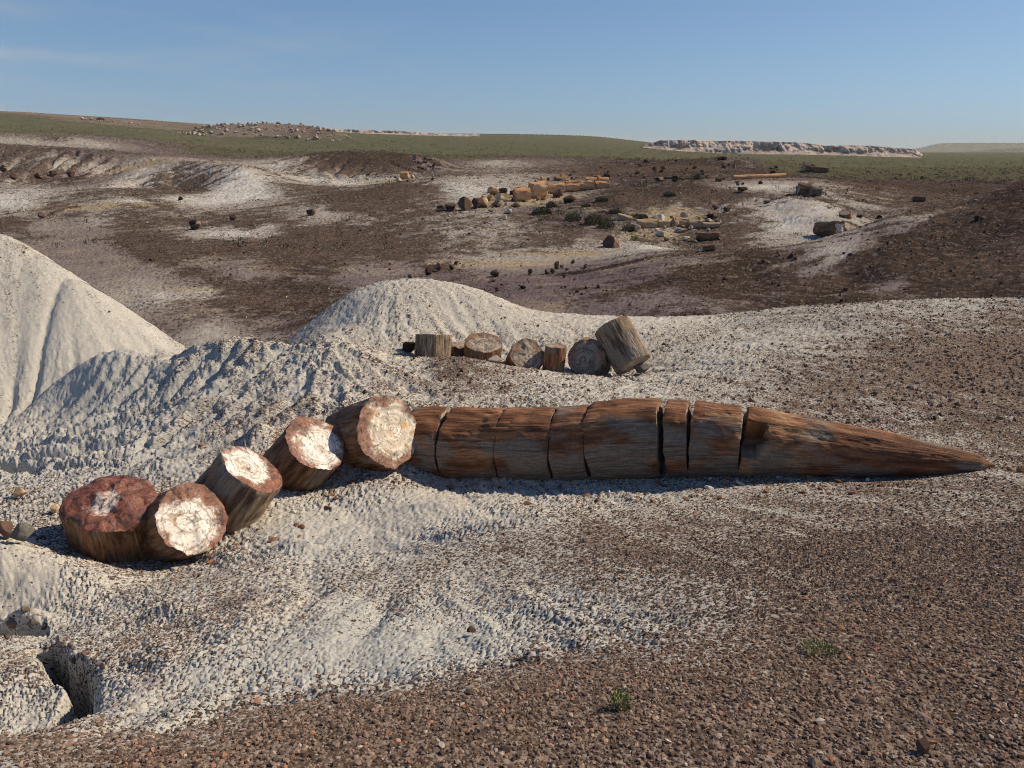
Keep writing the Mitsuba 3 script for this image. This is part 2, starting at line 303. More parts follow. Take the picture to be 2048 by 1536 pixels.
# soil: (pixel, pixel, cover of dark gravel 0..1, tone of the clay: 0 cool white, 0.45 cream, 1 mauve)
NEAR_SOIL = [
    (0, 1520, .6, .1), (100, 1500, .75, .1), (300, 1490, .85, .1), (600, 1500, 1, .3), (1000, 1500, 1, .3), (1500, 1500, 1, .3), (2000, 1500, 1, .3), (300, 1440, .15, .1), (600, 1430, .95, .2), (600, 1370, .12, .1), (800, 1355, .1, .1), (800, 1410, .95, .2), (1000, 1310, .15, .1), (1000, 1385, .95, .2), (1100, 1360, .95, .2), (1200, 1340, .9, .2), (1300, 1285, .55, .15), (1300, 1350, .95, .3),
    (200, 1400, .1, .05), (400, 1350, .05, .1), (400, 1250, .25, .4), (600, 1250, .1, .1), (800, 1250, .1, .1), (1000, 1240, .13, .1), (1150, 1260, .25, .1), (700, 1190, .12, .15), (900, 1175, .2, .15), (560, 1170, .5, .5), (1100, 1180, .4, .2), (1250, 1220, .5, .2), (1400, 1200, .65, .2), (1500, 1250, .8, .2), (1420, 1300, .75, .2), (1300, 1240, .45, .15),
    (1000, 1090, .9, .4), (850, 1130, .85, .4), (720, 1150, .6, .3), (1200, 1060, .88, .4), (1300, 1100, .88, .4), (1150, 1120, .8, .3), (600, 1155, .5, .5), (900, 1090, .6, .3),
    (1600, 1100, .9, .3), (1800, 1100, .92, .3), (2048, 1100, .92, .3), (1600, 1300, .97, .3), (2000, 1300, .97, .3), (1800, 1000, .85, .3), (2000, 960, .8, .3), (1500, 1000, .68, .3), (1300, 1000, .5, .3), (1600, 1000, .75, .3), (1400, 1050, .8, .3), (1250, 985, .3, .3), (2500, 1200, .95, .3),
    (700, 1050, .02, .3), (900, 1000, .05, .35), (800, 1085, .03, .25), (1050, 985, .12, .35), (600, 1080, .02, .3), (1020, 1035, .4, .2), (1150, 990, .3, .3), (650, 1120, .1, .3), (520, 1040, .02, .45), (480, 1090, .12, .4), (950, 1050, .25, .2),
    (450, 1215, .45, .9), (520, 1180, .4, .85), (330, 1300, .4, .5), (280, 1370, .1, .75), (300, 1360, .12, .85), (240, 1185, .5, .5), (450, 1150, .65, .4), (350, 1180, .5, .3), (100, 1280, .4, .3), (60, 1330, .45, .3), (60, 1420, .05, .45), (100, 1150, .0, .5), (40, 1000, .45, .3), (80, 1050, .55, .3), (20, 960, .15, .2), (0, 1130, 0, .5), (150, 1270, .3, .2), (-300, 1200, .1, .4),
    (100, 900, .05, .12), (300, 900, .12, .12), (440, 880, .6, .3), (300, 960, .3, .2), (420, 920, .35, .2), (600, 780, .05, .1), (450, 770, .05, .08), (250, 760, .12, .05), (200, 850, .03, .12), (450, 684, .55, .2), (520, 690, .5, .2), (650, 695, .4, .3), (720, 710, .3, .4), (750, 770, .55, .3), (850, 745, .5, .4), (930, 722, .92, .85), (900, 745, .8, .7), (1000, 735, .7, .5), (850, 790, .5, .35), (1000, 775, .55, .4), (1100, 765, .35, .4), (1200, 778, .35, .4), (1290, 755, .15, .45), (1400, 748, .3, .4),
    (550, 830, .5, .3), (650, 805, .45, .3), (500, 865, .45, .3), (520, 900, .4, .3), (590, 815, .6, .3), (380, 930, .15, .15), (680, 770, .2, .2),
    (760, 600, .15, .45), (850, 640, .12, .45), (900, 590, .18, .45), (700, 640, .12, .35), (950, 640, .2, .45), (1050, 660, .2, .42), (1150, 650, .15, .4), (1250, 640, .08, .4), (1400, 640, .12, .35), (820, 575, .25, .45), (640, 640, .3, .3),
    (1500, 650, .6, .3), (1600, 630, .55, .3), (1800, 606, .45, .25), (1950, 601, .4, .25), (1850, 640, .7, .3), (2048, 620, .75, .3), (1500, 700, .3, .35), (1420, 720, .2, .38), (1600, 680, .3, .35), (1700, 660, .5, .3), (1400, 690, .45, .35), (1350, 670, .42, .38), (1600, 735, .75, .3), (1800, 700, .88, .3), (2000, 700, .95, .3), (1500, 770, .65, .3), (1700, 780, .88, .3), (1900, 790, .92, .3), (2048, 850, .92, .3), (1650, 850, .8, .3), (1900, 850, .65, .25), (1800, 830, .7, .3), (1550, 668, .25, .3), (1480, 725, .3, .35), (2500, 700, .9, .3), (1300, 800, .5, .3), (1450, 790, .6, .3),
    (100, 600, 0, .4), (20, 500, .25, .4), (50, 700, 0, .4), (200, 680, 0, .4), (60, 790, .08, .4), (-300, 600, .05, .4), (300, 705, 0, .4),
]
MID_SOIL = [
    (600, 500, .85, .5), (400, 500, .85, .5), (800, 480, .8, .5), (500, 455, .7, .4), (700, 455, .75, .4), (900, 500, .6, .4), (950, 470, .45, .38), (850, 450, .6, .4), (200, 490, .1, .6), (100, 450, .25, .4), (200, 530, .12, .65), (80, 500, .2, .6), (300, 545, .1, .5), (500, 545, .2, .5), (1000, 527, .08, .38), (1150, 512, .08, .38), (620, 530, .8, .6), (750, 543, .15, .5), (300, 520, .8, .5),
    (400, 575, .35, .5), (600, 590, .88, .6), (350, 580, .12, .4), (300, 640, .3, .6), (480, 615, .6, .65), (410, 662, .05, .2), (300, 690, .85, .5), (550, 650, .55, .75), (640, 640, .7, .7), (900, 540, .5, .85), (1100, 560, .4, .9), (1050, 597, .05, .8), (1250, 560, .45, .85), (1150, 532, .3, .85), (1000, 560, .4, .85), (650, 560, .6, .75), (730, 560, .2, .75),
    (1500, 590, .6, .75), (1400, 600, .6, .75), (1800, 520, .95, .6), (1900, 450, .97, .6), (2000, 400, .97, .6), (2020, 520, .9, .5), (1700, 520, .93, .6), (1900, 560, .85, .6), (1790, 572, .5, .75), (1660, 497, .25, .2), (1700, 492, .4, .2), (1550, 540, .85, .6), (1400, 560, .7, .75), (1300, 530, .6, .75), (1500, 510, .85, .6), (1850, 428, .6, .3), (1600, 505, .7, .5),
    (1600, 420, .06, .1), (1620, 440, .06, .15), (1560, 405, .3, .15), (1700, 415, .5, .3), (1500, 420, .45, .3), (1560, 470, .2, .25), (1450, 470, .85, .4), (1345, 425, 0, .2), (1290, 495, .08, .15), (1330, 497, .15, .2), (1400, 502, .75, .5), (1850, 415, .85, .5), (1780, 400, .6, .4), (1420, 440, .8, .4), (1680, 475, .6, .4),
    (1000, 405, .2, .2), (1080, 395, .15, .2), (1100, 415, .4, 1.2), (900, 440, .55, .4), (1180, 430, .4, 1.25), (1250, 415, .75, .5), (1300, 470, .5, .2), (1030, 430, .5, .4), (1100, 470, .7, .2), (900, 370, .3, .15), (850, 400, .6, .3), (950, 365, .3, .2), (800, 400, .9, .5), (750, 425, .6, .4), (700, 430, .4, .4), (820, 375, .9, .5), (640, 425, .15, .3), (560, 440, .7, .4),
    (1300, 372, .6, 1.3), (1400, 360, .5, 1.2), (1250, 387, .8, .5), (1500, 387, .9, .5), (1400, 398, .9, .5), (1250, 340, .85, .5), (1400, 332, .88, .5), (1500, 340, .88, .5), (1550, 375, .08, .1), (1500, 374, .15, .12), (1450, 375, .3, .3), (1700, 372, .7, .4), (1800, 382, .85, .5), (1800, 350, .5, 1.6), (1950, 345, .4, 1.5), (2040, 350, .4, 1.5),
    (500, 370, .03, .1), (480, 340, .25, .2), (520, 385, .1, .15), (450, 350, .5, .2), (370, 370, .92, .4), (350, 380, .85, .4), (400, 345, .5, .2), (300, 360, .3, .2), (250, 372, .3, .1), (200, 395, .65, .3), (100, 395, .5, .2), (30, 400, .15, .1), (300, 400, .75, .4), (180, 415, .15, .2), (400, 412, .2, .2), (560, 400, .4, .3), (600, 385, .75, .4), (330, 335, .6, .3), (40, 425, .3, .3),
    (650, 361, 0, .12), (740, 366, 0, .12), (720, 330, .98, .5), (640, 330, .9, .5), (560, 320, .35, .1), (800, 330, .98, .5), (850, 345, .7, .4), (980, 325, .25, .1), (1100, 330, .5, .6), (800, 358, .2, .2), (720, 310, .8, 1.3),
    (345, 355, .9, .4), (400, 358, .92, .4), (385, 384, .9, .4), (430, 350, .6, .3), (440, 372, .12, .1), (460, 350, .08, .1), (490, 345, .1, .1), (515, 365, .15, .1), (480, 385, .1, .1), (430, 388, .12, .1), (350, 397, .15, .1), (280, 403, .15, .12), (220, 408, .2, .15), (300, 385, .75, .4), (200, 380, .6, .3), (130, 378, .4, .2), (60, 372, .45, .2), (20, 390, .25, .15), (60, 410, .35, .2), (110, 410, .7, .4), (540, 345, .45, .3), (575, 370, .7, .4), (330, 415, .6, .4), (450, 420, .5, .4), (540, 415, .5, .4), (250, 425, .7, .4), (150, 428, .6, .5), (30, 445, .75, .5), (0, 460, .7, .5), (130, 445, .12, .5), (170, 465, .12, .55), (250, 445, .65, .4), (200, 441, .2, .3), (300, 430, .6, .4), (380, 445, .7, .4), (400, 468, .08, .15), (470, 465, .1, .15), (530, 457, .2, .2), (450, 448, .7, .4), (600, 465, .9, .5), (300, 480, .93, .5), (230, 478, .85, .5), (450, 490, .93, .5), (700, 490, .93, .5), (800, 510, .85, .5), (600, 515, .93, .5), (420, 521, .4, .5), (300, 505, .9, .5), (260, 530, .12, .65), (160, 520, .1, .65), (130, 505, .12, .6), (420, 555, .85, .6), (550, 575, .88, .6), (700, 565, .25, .75), (600, 560, .7, .65), (330, 585, .12, .15), (410, 582, .12, .15), (270, 600, .25, .3), (350, 610, .5, .45), (440, 605, .75, .5), (560, 610, .9, .5), (620, 605, .9, .5), (500, 640, .6, .65), (380, 645, .4, .65), (300, 660, .6, .5),
    (880, 355, .5, .3), (920, 385, .3, .15), (1000, 375, .35, .2), (860, 375, .75, .4), (780, 385, .95, .5), (700, 415, .9, .5), (620, 432, .3, .3), (900, 410, .6, .3), (1250, 395, .93, .5), (1600, 395, .6, .3), (1450, 392, .93, .5), (1330, 392, .93, .5), (1480, 408, .4, .2), (1530, 412, .3, .15), (1600, 432, .06, .1), (1640, 412, .1, .1), (1670, 430, .3, .2), (1570, 455, .15, .15), (1530, 475, .3, .2), (1500, 450, .75, .4), (1400, 465, .85, .5), (1460, 490, .85, .5), (950, 450, .45, .25), (1050, 480, .5, .25), (1000, 500, .6, .4), (900, 470, .5, .3), (1120, 490, .65, .4), (1180, 475, .7, .4), (1080, 517, .1, .3), (960, 531, .12, .35), (1170, 503, .12, .3), (1250, 520, .45, .7), (1350, 540, .55, .65), (1430, 555, .75, .65), (1300, 585, .6, .7), (1500, 570, .9, .6), (1600, 570, .95, .6), (1700, 590, .93, .6), (1950, 590, .9, .6), (2040, 580, .85, .6), (1750, 470, .93, .6), (1850, 460, .95, .6), (1850, 560, .9, .6), (1690, 500, .3, .2), (1800, 425, .6, .4), (1900, 402, .6, .4),
    (100, 320, .72, .2), (60, 310, .85, .4), (200, 330, .55, .3), (160, 325, .4, .2), (250, 325, .2, .2), (290, 330, .1, .2), (50, 345, .9, .4), (150, 355, .6, 1.3), (50, 285, .1, .25), (150, 284, .2, .3), (120, 276, .7, .5), (200, 290, .1, .2),
    (400, 305, .4, 1.4), (600, 302, .4, 1.7), (200, 303, .4, 1.6), (1000, 310, .4, 1.7), (1300, 318, .5, 1.4), (1600, 335, .3, 1.8), (900, 318, .5, 1.4),
]


class Land:
    def __init__(self, D, a):
        self.D, self.a = D, a
        self.x, self.y = a[None, :] * D[:, None], np.broadcast_to(D[:, None], (len(D), len(a)))
        self.z = base(self.x.ravel(), self.y.ravel().copy()).reshape(self.x.shape)

    def at(self, x, y, what=None):
        what = self.z if what is None else what
        r = np.interp(y, self.D, np.arange(len(self.D)))
        c = np.interp(x / y, self.a, np.arange(len(self.a)))
        return map_coordinates(what, [r, c], order=1, mode='nearest')


def columns(dense, lim, wide, outer):
    e = np.linspace(lim, wide, outer + 1)[1:]
    return np.concatenate([-e[::-1], np.linspace(-lim, lim, dense), e])


def rows(stops):
    out = [stops[0][0]]
    for (d0, fn), (d1, _) in zip(stops[:-1], stops[1:]):
        while out[-1] < d1:
            out.append(out[-1] + fn(out[-1]))
        out[-1] = d1
    return np.array(out)


ground = Land(rows([(0.5, lambda d: 0.05), (1.3, lambda d: min(1.25 * d * d / 740, 0.0042 * d)), (9.6, lambda d: 0.0027 * d), (17.2, lambda d: 0.0045 * d), (20.5, lambda d: 0.012 * d), (26.0, None)]), columns(1000, 0.88, 1.6, 22))
badlands = Land(rows([(25.8, lambda d: 0.012 * d), (32, lambda d: 0.0056 * d), (340.0, None)]), columns(860, 0.76, 1.4, 16))
plain = Land(rows([(338.0, lambda d: 0.0065 * d), (1400, lambda d: 0.02 * d), (11000.0, None)]), columns(620, 0.76, 1.3, 10))
LANDS = [ground, badlands, plain]


def H(x, y):
    x, y = np.atleast_1d(np.asarray(x, float)), np.atleast_1d(np.asarray(y, float))
    out = np.zeros(x.shape)
    for L, lo, hi in ((ground, -9, 26), (badlands, 26, 339), (plain, 339, 1e9)):
        m = (y >= lo) & (y < hi)
        if m.any():
            out[m] = L.at(x[m], np.maximum(y[m], L.D[0]))
    return out


MARCH = 1.3 * 1.0025 ** np.arange(3700)


def ground_at(px, py, dmin=1.3):
    """Where on the land the thing seen at a pixel stands."""
    q = P(px, py, 1.0)
    D = MARCH[MARCH >= dmin]
    hit = np.nonzero(q[2] * D <= H(q[0] * D, D))[0]
    D = D[hit[0]] if len(hit) else D[-1]
    return np.array([q[0] * D, D, float(H(q[0] * D, D)[0])])


def many_ground_at(pts):
    return np.array([ground_at(a, b) for a, b in pts])


def soil_field(L, table, lo, hi):
    q = np.array([ground_at(t[0], t[1]) for t in table])
    v = np.array([t[2:] for t in table], float)
    m = (q[:, 1] > lo) & (q[:, 1] < hi)
    f = RBFInterpolator(logpolar(q[m, 0], q[m, 1]), v[m], kernel='linear', smoothing=0.003)
    n = 3
    Ds, As = L.D[::n], L.a[::n]
    X, Y = As[None] * Ds[:, None], np.broadcast_to(Ds[:, None], (len(Ds), len(As)))
    g = f(logpolar(X.ravel(), Y.ravel())).reshape(len(Ds), len(As), 2)
    r = np.interp(L.D, Ds, np.arange(len(Ds)))
    c = np.interp(L.a, As, np.arange(len(As)))
    rc = np.meshgrid(r, c, indexing='ij')
    return [map_coordinates(g[..., k], rc, order=1, mode='nearest') for k in range(2)]


# ---- the near ground: relief
x, y = ground.x, ground.y
ground.z += channel(x, y, [(-60, 1225, 5.1), (15, 1245, 4.85), (60, 1262, 4.75)], 0.06, 0.30) + channel(x, y, [(85, 1290, 4.2), (118, 1322, 3.7), (160, 1365, 3.15), (152, 1400, 2.8), (128, 1440, 2.5), (60, 1470, 2.3), (-60, 1480, 2.25)], 0.08, 0.46)
ground.z += spots(x, y, [(330, 1225, 4.7, .22, .10, .10), (585, 1085, 6.15, .16, .14, .09), (625, 1090, 6.1, .09, .08, .07), (1065, 1322, 2.6, .10, .04, .05), (670, 1392, 2.4, .2, .05, .05), (640, 870, 9.0, .22, .16, .16), (520, 880, 8.9, .2, .3, .2), (320, 935, 8.35, .3, .25, .14), (45, 1240, 4.95, .25, .10, .16), (1000, 1050, 6.05, .5, .12, .08), (850, 1015, 7.2, .3, .08, .06)])
raw = ground.z.copy()
cover, tone = soil_field(ground, NEAR_SOIL, 1.0, 27)
f, comb = near_flow(x, y)
gy = np.gradient(gaussian_filter(raw, 2), axis=0) / np.gradient(ground.D)[:, None]
gx = np.gradient(gaussian_filter(raw, 2), axis=1) / np.gradient(x, axis=1)
slope = np.hypot(gx, gy - gx * ground.a[None])
steep = sstep(0.15, 0.5, slope)
clay = 1 - sstep(0.35, 0.75, cover)
rough = .30 + .70 * sstep(.04, .14, cover) * np.ones_like(y)
rough = np.maximum(rough, sstep(8.6, 9.4, y))
ridge = np.exp(-((x + 4.6) / 3.2) ** 4) * sstep(8.6, 9.6, y) * (1 - sstep(12.4, 13.2, y))
mounds = sstep(10.5, 12, y) * sstep(-5.2, -7.5, x)
rill = f ** 1.25
dz = -(.05 + .08 * sstep(7, 9, y)) * rill * clay * (0.35 + 0.65 * steep) - 0.40 * rill * ridge - 0.12 * rill * mounds + gaussian_filter(comb, 1.0) * (.045 * ridge + .012 * clay * steep)
dz += 0.07 * (n2(x, y, 1.3, 1, 4) - .5) * (0.4 + 0.6 * clay)
big = 0.5 + 0.5 * sstep(3, 8, y)
f1, f2 = cells(x * 13 + 2 * n2(x, y, 3.0, 4, 2), y * 13 + 2 * n2(x, y, 3.0, 5, 2), 1)
g1, g2 = cells(x * 26, y * 26, 2)
crust = sstep(0.3, 0.6, n2(x, y, 0.9, 8, 3)) * clay
far = sstep(4, 9, y)
dz -= rough * (0.016 * (1 - sstep(.02, .20, f2 - f1)) * far + 0.009 * (1 - sstep(.02, .25, g2 - g1)) * (1 - far)) * clay * (.3 + crust)
dz += 0.008 * (0.5 - f1) * (0.35 + crust) * (0.2 + clay) * far + 0.008 * (0.5 - g1) * (0.3 + clay) * big + rough * (0.018 * (n2(x, y, 9.0, 9, 5) - .5) * (0.25 + clay) * big + 0.018 * (n2(x, y, 34.0, 10, 3) - .5) * (0.4 + clay))
h1, _ = cells(x * 4.2 + n2(x, y, 2.0, 14, 2), y * 4.2, 6)
dz += 0.035 * np.clip(0.55 - h1, 0, 1) * ridge * (0.4 + steep)
dz += 2.1 * (.45 + .55 * rough) * gaussian_filter(R.normal(size=x.shape), (.55, .9)) * np.minimum(.0011 * y, .011) * (.35 + .65 * clay) * (1 - .45 * steep)
dz = np.where(mounds > 0, dz * (1 - .5 * mounds), dz)
dz *= sstep(1.0, 1.6, y)
ground.z += dz
cover = cover + (0.18 * comb * sstep(4, 9, y) + 0.5 * (n2(x, y, 0.8, 22, 5) - .5)) * np.clip(1.25 - np.abs(cover - .5) * 1.9, 0.1, 1) - 0.25 * rill * sstep(.2, .5, cover) * (1 - sstep(.8, 1, cover))
tone = tone + 0.35 * (n2(x, y, 0.5, 23, 4) - .5)
ground.cover, ground.tone = np.clip(cover, 0, 1), np.clip(tone, 0, 1)

# ---- the badlands
x, y = badlands.x, badlands.y
raw = badlands.z.copy()
cover, tone = soil_field(badlands, MID_SOIL, 24, 600)
f, comb = mid_flow(x, y)
gy = np.gradient(gaussian_filter(raw, 2), axis=0) / np.gradient(badlands.D)[:, None]
gx = np.gradient(gaussian_filter(raw, 2), axis=1) / np.gradient(x, axis=1)
slope = np.hypot(gx, gy - gx * badlands.a[None])
steep = sstep(0.04, 0.2, slope)
fade = sstep(25, 34, y)
gully = np.abs(n2(x, y, 0.07, 36, 4) - .5)
dz = (-1.0 * f * (0.08 + 0.92 * steep) * np.clip(y / 90, .4, 1.6) + 0.5 * (n2(x, y, 0.16, 31, 4) - .5) + 1.6 * (gully - .1) * sstep(60, 130, y) * steep + 0.07 * (n2(x, y, 0.8, 32, 3) - .5)) * fade
dz += R.normal(size=x.shape) * .0004 * y * fade
badlands.z += dz
cover = cover + (0.24 * comb * (0.3 + .7 * steep) - 0.45 * f * steep + 0.5 * (n2(x, y, 0.22, 33, 5) - .5)) * np.clip(1.3 - np.abs(cover - .5) * 1.7, 0.16, 1)
tone = tone + 0.25 * (n2(x, y, 0.12, 34, 4) - .5) * (tone < 1)
badlands.cover, badlands.tone = np.clip(cover, 0, 1), np.clip(tone, 0, 2)

# ---- the plain
x, y = plain.x, plain.y
plain.z += (2.2 * (n2(x, y, 0.012, 41, 4) - .5) * sstep(338, 480, y) + 5 * (n2(x, y, 0.0025, 42, 3) - .5) * sstep(500, 1200, y) * (1 - sstep(2000, 3000, y) * .7))
plain.z += 80 * sstep(8000, 8500, y) * sstep(0.50, 0.56, x / y) * (0.9 + 0.3 * n2(x, y, .0012, 45, 3)) + 28 * sstep(5200, 5400, y) * sstep(0.6, .7, x / y + .1 * n2(x, y, .0008, 46, 3)) * (1 - sstep(6000, 6600, y))
plain.cover = np.clip(0.25 + 0.9 * (n2(x, y * .35, 0.02, 43, 5) - .5) + 0.5 * sstep(0.25, 0.9, (x / y < -.3) * sstep(420, 800, y)), 0, 1)
w = sstep(338, 420, y)
edge = badlands.at(x[:1].repeat(2, 0), np.full((2, x.shape[1]), 339.0), badlands.cover)[0]
plain.cover = plain.cover * w + edge[None] * (1 - w)
ridge_rock = np.exp(-((x + 195) / 75) ** 4) * sstep(612, 628, y) * (1 - sstep(690, 720, y))
plain.cover = np.maximum(plain.cover * (1 - ridge_rock), ridge_rock * (.55 + .6 * n2(x, y, .08, 47, 3)))
plain.tone = n2(x, y, 0.05, 44, 3)
seam = badlands.at(x, np.minimum(y, 339.9)) - plain.z
plain.z += np.where(y < 340, seam, seam[np.argmin(np.abs(plain.D - 339.5))][None] * (1 - sstep(339, 400, y)))


# ------------------------------------------------------------------ materials
def two(d):
    return {'type': 'twosided', 'bsdf': d}


def matte(fn):
    return two({'type': 'diffuse', 'reflectance': proc(fn)})


def grain(p, s):
    return fbm(p.x * s, p.y * s, p.z * s, 3)


def ground_fn(p, n, uv):
    cov, tone = uv.x, uv.y
    d, e, r = voronoi(p.x * 48 + p.z * 34, p.y * 48 + p.z * 40)
    d2, e2, r2 = voronoi(p.x * 19 + p.z * 13 + 4, p.y * 19 + p.z * 16)
    k = cov + 0.30 * (fbm(p.x * 7, p.y * 7, p.z * 7, 3) - 0.5)
    w = 0.9 * (grain(p, 70.0) - 0.5)
    peb = dr.select((r < k * 1.02) & (d + w < 0.22 + 0.34 * k), 1.0, 0.0)
    lump = dr.select((r2 < k * 0.85) & (d2 + w < 0.09 + 0.36 * k), 1.0, 0.0)
    fleck = smoothstep(0.57, 0.66, fbm(p.x * 42, p.y * 42 + p.z * 20, p.z * 42, 2)) * (0.06 + 0.74 * dr.clip(cov * 3.2, 0, 1))
    m = dr.maximum(dr.maximum(peb, lump), fleck)
    clay = mix((.410, .418, .402), (.48, .468, .425), smoothstep(0.1, 0.5, tone))
    clay = mix(clay, (.23, .20, .205), smoothstep(0.55, 0.95, tone))
    g = grain(p, 5.0)
    h = grain(p, 45.0)
    clay = clay * (0.70 + 0.34 * g + 0.28 * h) * (1 - 0.35 * smoothstep(0.10, 0.02, e - d) * smoothstep(0.45, 0.6, g))
    stone = mix((.070, .050, .041), (.23, .17, .135), r * r)
    stone = mix(stone, (.33, .26, .21), dr.select(cell_rand(p.x * 48 + p.z * 34, p.y * 48 + p.z * 40, 5) > 0.93, 0.7, 0.0)) * (0.75 + 0.5 * h)
    soil = mix(clay, (.19, .142, .113), smoothstep(0.6, 1.0, cov) * 0.7)
    return mix(soil, stone, m)


TANS = [(ground_at(*q[:2], 27), q[2], q[3]) for q in [(1345, 428, 6.5, 8.0), (180, 415, 9.0, 4.0), (270, 409, 9, 4), (1075, 394, 10.0, 7.0), (1000, 404, 7.0, 7.0), (285, 330, 11.0, 10.0), (820, 358, 12.0, 8.0), (1150, 510, 6.0, 3.0), (1010, 527, 7.0, 2.0), (1300, 470, 5.0, 4.0)]]


def badlands_fn(p, n, uv):
    cov, tone = uv.x, uv.y
    d, e, r = voronoi(p.x * 3.1, p.y * 3.1)
    k = cov + (0.35 + 0.65 * (1 - dr.square(2 * cov - 1))) * (0.75 * (fbm(p.x * 1.1, p.y * .8, p.z * 1.6, 5) - 0.5) + 0.4 * (fbm(p.x * 4.5, p.y * 3.5, p.z * 5, 3) - 0.5))
    m = smoothstep(0.34, 0.66, k) * 0.95
    m = dr.maximum(m, dr.select((r < cov * .7) & (d < 0.20 + 0.25 * r), 0.9, 0.0))
    m = dr.maximum(m, smoothstep(.56, .64, fbm(p.x * 5.5, p.y * 4.0, p.z * 6, 2)) * dr.clip(cov * 2.5, .1, .75))
    m = m * (1 - 0.40 * smoothstep(.60, .68, fbm(p.x * 6.5 + 31, p.y * 4.5, p.z * 6, 2)))
    clay = mix((.51, .505, .485), (.33, .31, .285), smoothstep(0.08, 0.3, tone))
    clay = mix(clay, (.205, .178, .170), smoothstep(0.3, 0.55, tone))
    clay = mix(clay, (.145, .118, .124), smoothstep(0.6, 0.85, tone))
    t = mi.Float(0)
    for q, rx, ry in TANS:
        t = dr.maximum(t, 1 - dr.sqrt(dr.square((p.x - float(q[0])) / rx) + dr.square((p.y - float(q[1])) / ry)))
    clay = mix(clay, (.33, .275, .195), smoothstep(0.0, 0.5, t + 0.9 * (fbm(p.x * .5, p.y * .5, 1.0, 4) - .5)))
    brown = mix((.054, .040, .033), (.098, .072, .059), grain(p, 0.6))
    brown = mix(brown, brown * .66, smoothstep(0.54, 0.60, tone))
    brown = brown * mix((.7, .7, .7), (1.5, 1.45, 1.4), r * r) 
    g = grain(p, 2.2)
    green = mix((.070, .074, .044), (.115, .105, .068), grain(p, 0.35))
    c = mix(clay, brown, m)
    c = mix(c, green, smoothstep(1.0, 1.5, tone + 0.6 * (fbm(p.x * .25, p.y * .25, 0, 3) - .5)))
    return c * (0.75 + 0.5 * g)


def plain_fn(p, n, uv):
    cov = uv.x
    g = fbm(p.x * .12, p.y * .12, 0, 4)
    green = mix((.078, .084, .050), (.130, .128, .085), g)
    brown = mix((.12, .09, .072), (.26, .215, .185), fbm(p.x * .03, p.y * .03, 3, 3))
    c = mix(green, brown, smoothstep(0.5, 0.8, cov + 0.4 * (g - .5)))
    return c * (0.8 + 0.4 * fbm(p.x * .5, p.y * .5, 0, 3))


scene['ground_clay'] = matte(ground_fn)
scene['badland_clay'] = matte(badlands_fn)
scene['plain_grass'] = matte(plain_fn)


def land_ply(L, mat):
    nr, nc = L.z.shape
    v = np.stack([L.x, L.y, L.z], -1).reshape(-1, 3)
    i = (np.arange(nr - 1)[:, None] * nc + np.arange(nc - 1)[None]).ravel()
    fa = np.concatenate([np.stack([i, i + 1, i + nc + 1], -1), np.stack([i, i + nc + 1, i + nc], -1)])
    return mikit.ply((v, fa), mat, smooth=True, uv=np.stack([L.cover, L.tone], -1).reshape(-1, 2))


scene['ground'] = land_ply(ground, 'ground_clay')
scene['badlands'] = land_ply(badlands, 'badland_clay')
scene['plain'] = land_ply(plain, 'plain_grass')
for k in ('ground', 'badlands', 'plain'):
    tag(k, {'ground': 'white clay and brown gravel ground around the petrified logs', 'badlands': 'brown and white eroded badland terrain in the middle distance', 'plain': 'green grass plain stretching to the horizon'}[k], {'ground': 'ground', 'badlands': 'terrain', 'plain': 'plain'}[k], kind='structure')

# ------------------------------------------------------------------ petrified wood: materials
def bark_fn(a, b, c, grey, dust_at, dust):
    def fn(p, n, uv):
        s, w = uv.x, uv.y
        st = fbm(s * 4.5, w * 26, 1.0, 4)
        st2 = fbm(s * 9, w * 120, 5.0, 3)
        lo = fbm(s * 1.6, w * 3.5, 9.0, 4)
        col = mix(a, b, smoothstep(0.32, 0.66, st * .6 + lo * .4))
        col = mix(col, c, smoothstep(0.56, 0.74, lo + 0.35 * (st2 - .5)) * 0.8)
        gm = smoothstep(0.42, 0.62, fbm(s * 2.6, w * 5, 21.0, 5) + dust * smoothstep(dust_at - .16, dust_at + .16, w + .25 * (fbm(s * 3, w * 6, 2.0, 4) - .5)) - 0.12)
        col = mix(col, mi.Color3f(grey) * (0.7 + 0.6 * st2), gm * 0.85)
        crack = smoothstep(0.40, 0.30, fbm(s * 1.3, w * 46, 33.0, 3))
        return col * (0.45 + 0.5 * st2 + 0.55 * fbm(s * 38, w * 75, 14.0, 3)) * (1 - 0.35 * crack)
    return fn


def bark_bump(p, n, uv):
    return fbm(uv.x * 3.0, uv.y * 60, 3.0, 3) + 0.35 * fbm(uv.x * 22, uv.y * 150, 8.0, 2)


